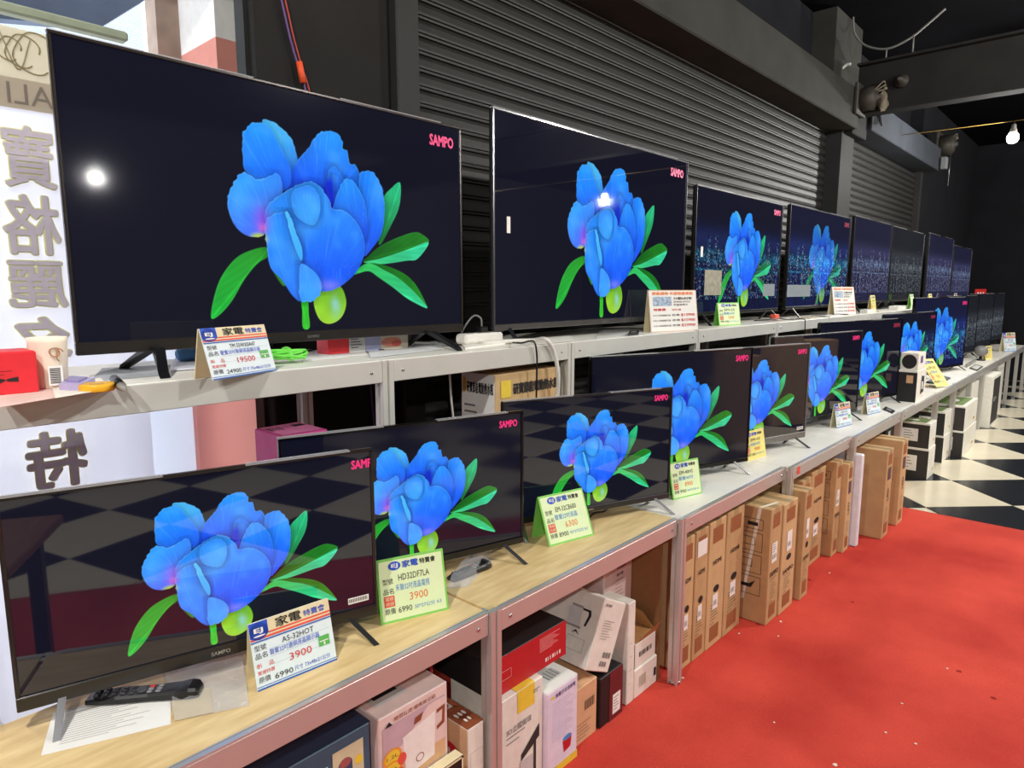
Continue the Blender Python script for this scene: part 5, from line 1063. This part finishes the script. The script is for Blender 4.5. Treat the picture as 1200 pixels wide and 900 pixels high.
# picture boxes under the window-side TV
def on_u(label, u0, u1, v0, v1, y, dep, m, marks, name='small_box'):
    A = ony(u0, v0, y); Bq = ony(u1, v0, y); return carton(label, (A[0], y, ZU+.0005), (Bq[0]-A[0], dep, max(.03, ony(u0, v1, y)[2]-ZU)), 0, m, name, tape=None, marks=marks)
on_u('small box with a red front half under the TV beside the green cord', 385, 428, 412, 396, 1.86, .07, mat('bright_red_box', (220, 40, 50), .5), [('front', 'rect', mat('label_grey', (200, 200, 198), .5), .55, 0, 1, 1), ('front', 'lines', INK, .6, .3, .95, .8, 4, .05)])
on_u('small picture box showing a pink hand under the TV', 428, 478, 410, 393, 1.86, .07, mat('picture_lilac', (168, 170, 206), .5), [('front', 'rect', mat('picture_beige', (200, 190, 170), .5), .35, 0, 1, 1), ('front', 'disc', mat('picture_pink', (214, 130, 110), .5), .6, .5, .24, .3), ('front', 'disc', mat('picture_red', (200, 84, 70), .5), .72, .4, .12, .2)])
# power strip with plug
ps = onz(548, 400, ZU); y_ = 1.80; r = thing('power_strip', 'white power strip with a black plug between the two big TVs', 'power strip', (ony(535, 395, y_)[0], y_-.02, ZU+.0095))
MB().box(0, .20, -.03, .03, 0, .036, .008).build('strip_body', mat('strip_white', (234, 230, 222), .4), r)
for i in range(3): MB().box(.03+i*.055, .06+i*.055, -.014, .014, .0355, .0375).build('socket', mat('socket_grey', (170, 168, 164), .5), r)
MB().box(.095, .13, -.016, .016, .037, .06, .004).build('black_plug', BLACK, r)
MB().tube(curve([(.11, 0, .058), (.105, 0, .09), (.08, .01, .10), (.05, .02, .07), (.02, .03, .02)]), .0035, 6).build('plug_cable', mat('plug_grey', (120, 122, 120), .5), r)
wl = [(565, 391, 1.74, .01), (600, 391, 1.72, .012), (625, 388, 1.68, .012)]
pts = [np.array([ony(u, v, y)[0], y, ZU+h_]) for u, v, y, h_ in wl]
pts += [ony(640, 398, 1.598), ony(650, 415, 1.592), ony(654, 440, 1.59), ony(653, 462, 1.60), ony(648, 480, 1.61), ony(640, 540, 1.62)]
pts[3][2] = max(pts[3][2], ZU+.008)
tag(MB().tube(curve(pts), .008, 8).build('white_power_cable', mat('white_jacket', (225, 222, 212), .5)), 'thick white cable looping over the rack edge before the boiler carton', 'cable')
pb_ = [np.array([ony(u, v, y)[0], y, ZU+.006]) for u, v, y in ((594, 388, 1.74), (610, 388, 1.68))]+[ony(625, 400, 1.599), ony(629, 415, 1.594), ony(629, 440, 1.596), ony(628, 490, 1.605)]
tag(MB().tube(curve(pb_), .0035, 6).build('black_power_cable', BLACK), 'thin black cable dropping over the rack edge beside the white one', 'cable')
tag(MB().tube(curve([onz(u, v, ZU+.004) for u, v in ((355, 413), (372, 409), (395, 412), (420, 410), (450, 410))]), .003, 6).build('black_flex', BLACK), 'thin black flex lying along the rack under the TV', 'cable')
# things at the foot of the tall TV and beyond
r, P, o = flat('plastic_bag', 'crumpled clear bag before the tall television', 'bag', [(700, 397), (735, 393), (738, 386), (703, 390)], ZU, .012, CLEAR, .0005)
MB().add([(p[0]-o[0])*.8*k_ for p in P for k_ in (1,)] and [((p[0]-o[0])*.8, (p[1]-o[1])*.8, .0122+.004*(i % 2)) for i, p in enumerate(P)], [(0, 1, 2, 3)]).build('fold', CLEAR, r)
r, P, o = flat('adapter_brick', 'small black adapter beside the clear bag on the rack', 'adapter', [(736, 394), (748, 392.5), (749, 390), (738, 391)], ZU, .012, BLACK, .0005); MB().prism([((p[0]-o[0])*.5, (p[1]-o[1])*.5) for p in P], .0006, 'xy', .012).build('rating_label', GREYP, r)
for u, lb in ((884, 'white plug and orange tag cluster between two city TVs'),):
    p = np.array([ony(908, 366, 1.70)[0], 1.70, ZU+.003]); r = thing('cable_bundle', 'tangled cables with an orange tag on the rack', 'cable', p)
    MB().tube(curve([(-.2, .05, .005), (-.1, -.02, .012), (0, .02, .02), (.1, -.03, .006), (.2, -.06, .004)]), .004, 6).build('cable', BLACK, r)
    MB().tube(curve([(.2, -.06, .004), (.24, -.098, .004), (.25, -.109, -.01), (.25, -.109, -.1), (.24, -.10, -.2)]), .0035, 6).build('drop', BLACK, r)
    MB().box(-.03, .03, -.02, .02, .012, .04, .004).build('orange_tag', mat('orange_red_tag', (226, 92, 66), .5), r)
    MB().box(.05, .25, -.01, .03, .0, .008, .001).build('paper_tag', PAPER, r)
for i, (u, y, lb, c_, dm) in enumerate(((945, 1.68, 'brown paper folder on the rack under the city TV', (206, 190, 158), (.22, .09, .004)), (968, 1.67, 'white sheets on the rack beside the picture sheet', (232, 230, 224), (.30, .09, .006)), (1012, 1.68, 'white adapter and cable on the far rack', (226, 224, 216), (.25, .06, .03)), (1048, 1.68, 'white box of cables on the far rack', (230, 228, 220), (.3, .08, .04)))):
    x = ony(u, 364, y)[0]; r = thing('rack_clutter_sheet' if i < 2 else 'adapter_box', lb, 'paper' if i < 2 else 'adapter', (x, y, ZU+.0005)); MB().box(0, dm[0], -.03, dm[1]-.03, 0, dm[2], .001).build('body', mat('clut_%d' % i, c_, .6), r)
    MB().tube(curve([(dm[0]*.8, .02, dm[2]+.004), (dm[0]*1.2, .03, .01), (dm[0]*1.6, -.02, .005)]), .003, 6).build('cable', BLACK, r)
rs = np.array([ony(1143, 345, 1.85)[0], 1.85, ZU]); r = thing('red_sign', 'small red sign with white marks at the end of the rack', 'sign', (rs[0], rs[1], ZU), -.5); 
MB().box(0, .24, 0, .02, 0, .2, .003).build('sign_board', mat('sign_red', (222, 44, 40), .5), r); MP().rect(frame((0, -.0012, 0), (1, 0, 0), (0, 0, 1)), .04, .04, .07, .15).rect(frame((0, -.0012, 0), (1, 0, 0), (0, 0, 1)), .10, .04, .13, .15).rect(frame((0, -.0012, 0), (1, 0, 0), (0, 0, 1)), .16, .04, .19, .15).build('white_mark', WHITE, r); MB().box(.05, .19, .02, .06, 0, .01).build('sign_foot', WHITE, r)

# ------------------------------------------------------------------ under the ceiling
SOOT = mat('sooty_metal', (62, 58, 52), .6, .4, .25, 25); DUST = mat('dusty_rag', (112, 104, 88), .95, var=.3, scale=40, bump=.5)
def motor(label, p, s=1.0, rag=True):
    r = thing('shutter_motor', label, 'motor', p)
    m_ = MB().lathe([(.09*s, 0), (.10*s, .01), (.10*s, .10*s), (.07*s, .12*s), (.03*s, .13*s), (.02*s, .15*s)], 18); m_.v = [(x, -z, y) for x, y, z in m_.v]; m_.build('housing', SOOT, r)
    MB().box(-.13*s, .13*s, 0, .03, -.13*s, .13*s, .006).build('mounting_plate', SOOT, r)
    g_ = MB().lathe([(.02*s, 0), (.05*s, .01), (.05*s, .05), (.02*s, .06)], 12, (.14*s, .0, 0)); g_.v = [(x, -z-.02, y) for x, y, z in g_.v]; g_.build('gear_case', SOOT, r)
    for k in range(3): MB().tube(curve([(-.06+.03*k, -.11, .05), (-.02+.05*k, -.17, .12-.02*k), (.08, -.15, .08), (.12, -.1, -.05)]), .006, 6).build('wire', DUST, r)
    if rag:
        vs = []; fs = []; n, k2 = 14, 7
        for j in range(k2):
            for i in range(n):
                th = 2*math.pi*i/n; rr_ = (.055*math.sin(math.pi*(j+.4)/(k2))+.004)*(1+.35*math.sin(3*th+j)); vs.append((.03+rr_*math.cos(th), -.16+.7*rr_*math.sin(th), .05-.028*j))
        for j in range(k2-1):
            for i in range(n): fs.append((j*n+i, j*n+(i+1) % n, (j+1)*n+(i+1) % n, (j+1)*n+i))
        MB().add(vs, fs+[tuple(range(n)), tuple(reversed(range(len(vs)-n, len(vs))))], True).build('rag', DUST, r)
    return r
motor('dusty shutter motor wrapped in rag where the steel beam meets the box beam', (*ony(1006, 118, 1.945)[:1], 1.915, ony(1006, 118, 1.945)[2]), 1.0)
m2 = motor('smaller dark shutter motor at the far end of the box beam', (10.33, 1.985, ony(1110, 178, 2.0)[2]), 1.25, False)
MB().tube([(.1, -.1, -.1), (.1, -.1, -.5)], .006, 6).build('pull_chain', SILVER, m2); MB().box(-.2, -.1, -.12, -.05, -.32, -.17, .01).build('switch_box', mat('switch_grey', (120, 124, 126), .5), m2)
bs = onx(1057, 95, 6.78); r = thing('beam_fitting', 'round dark fitting bolted to the steel beam', 'fitting', (6.79, bs[1], bs[2])); f_ = MB().lathe([(.055, 0), (.055, .03), (.03, .04), (.025, .09), (.01, .10)], 14); f_.v = [(-z, y, x) for x, y, z in f_.v]; f_.build('fitting_body', SOOT, r); f2_ = MB().lathe([(.012, .1), (.012, .115)], 8); f2_.v = [(-z, y, x) for x, y, z in f2_.v]; f2_.build('fitting_nipple', SILVER, r)
cd = [onx(u, v, 6.8) for u, v in ((1000, -30), (1000, 25), (1003, 42), (1016, 54), (1040, 57), (1066, 45), (1085, 30), (1108, 10))]
r = thing('conduit', 'thin grey conduit curving above the steel beam', 'conduit', (0, 0, 0)); MB().tube(curve(cd), .009, 6).build('conduit_tube', mat('conduit_grey', (112, 112, 108), .5), r)
for u, v0, v1 in ((1039, 57, 68), (1071, 40, 61)):
    A = onx(u, v0, 6.8); Bq = onx(u, v1, 6.8); Bq[2] = min(Bq[2], 3.521) if False else 3.52; Bq[1] = A[1]; MB().tube([tuple(A), tuple(Bq)], .007, 6).build('support_rod', mat('conduit_grey', (112, 112, 108), .5), r)
wc_ = [onx(u, v, 6.7) for u, v in ((983, 86), (987, 80), (992, 76), (997, 75))]; tag(MB().tube(curve(wc_), .012, 6).build('white_pipe_end', mat('pipe_white', (206, 206, 200), .5)), 'short white pipe end poking up beside the steel beam', 'pipe')
r = thing('loose_wires', 'loose black wires dangling under the steel beam', 'wire', (7.2, 1.94, 0))
for k in range(3): MB().tube(curve([(.04*k, 0, 3.30), (.05*k-.03, -.02, 3.2), (.06*k, -.03, 3.08), (.03*k+.06, -.02, 3.12), (.05+.02*k, 0, 3.25)]), .005, 6).build('wire', BLACK, r)

# ------------------------------------------------------------------ litter on the carpet, table beside the camera
lit = mat('litter_white', (224, 206, 190), .8)
for (u, v, s_) in ((979, 896, .022), (866, 742, .012), (915, 728, .018), (912, 745, .010), (972, 671, .012), (800, 794, .012), (1110, 783, .012), (1057, 824, .010), (1038, 858, .010), (907, 846, .010), (1073, 871, .012)):
    s_ *= .6; p = onz(u, v, CT+.003); n = 6; a0 = random.random()*6
    P = [(s_*(.5+.5*random.random())*math.cos(a0+2*math.pi*i/n), s_*(.4+.5*random.random())*math.sin(a0+2*math.pi*i/n)) for i in range(n)]
    o = MB().prism(P, .002, 'xy', 0).build('paper_scrap', lit, None, (p[0], p[1], CT+.0005)); tag(o, 'tiny pale paper scrap lying on the red carpet', 'litter', 'paper scraps on the carpet')
WOOD = mat('brown_table_wood', (150, 104, 80), .4, var=.25, scale=5); N, L, b = nodes_of(WOOD)
tc = [n for n in N if n.type == 'TEX_COORD'][0]; nz = [n for n in N if n.type == 'TEX_NOISE'][0]; mp = N.new('ShaderNodeMapping'); mp.inputs['Scale'].default_value = (14, 1.2, 2); L.new(tc.outputs['Object'], mp.inputs[0]); L.new(mp.outputs[0], nz.inputs['Vector'])
r = thing('wooden_table', 'brown wood-grain table with black legs beside the plywood bench end, seen mirrored', 'table', (-.75, .55, 0))
MB().box(-.72, .72, -.28, .52, .71, .745, .006).build('table_top', WOOD, r)
for sx in (-.66, .62):
    for sy in (-.24, .46): MB().box(sx, sx+.045, sy, sy+.045, CT+.0006, .71, .004).build('leg', BLACK, r)

for i, (x, y, h_) in enumerate(((4.6, -2.3, .92), (5.35, -2.35, .8), (6.1, -2.3, .98), (6.85, -2.4, .88), (7.6, -2.3, .95), (8.35, -2.35, .84))):
    carton('brown carton, %s of the row standing across the aisle' % ORD[i], (x, y, .0005), (.6, .3, h_), 0, BOARD if i % 2 else BOARD2, 'aisle_carton', group='cartons across the aisle')
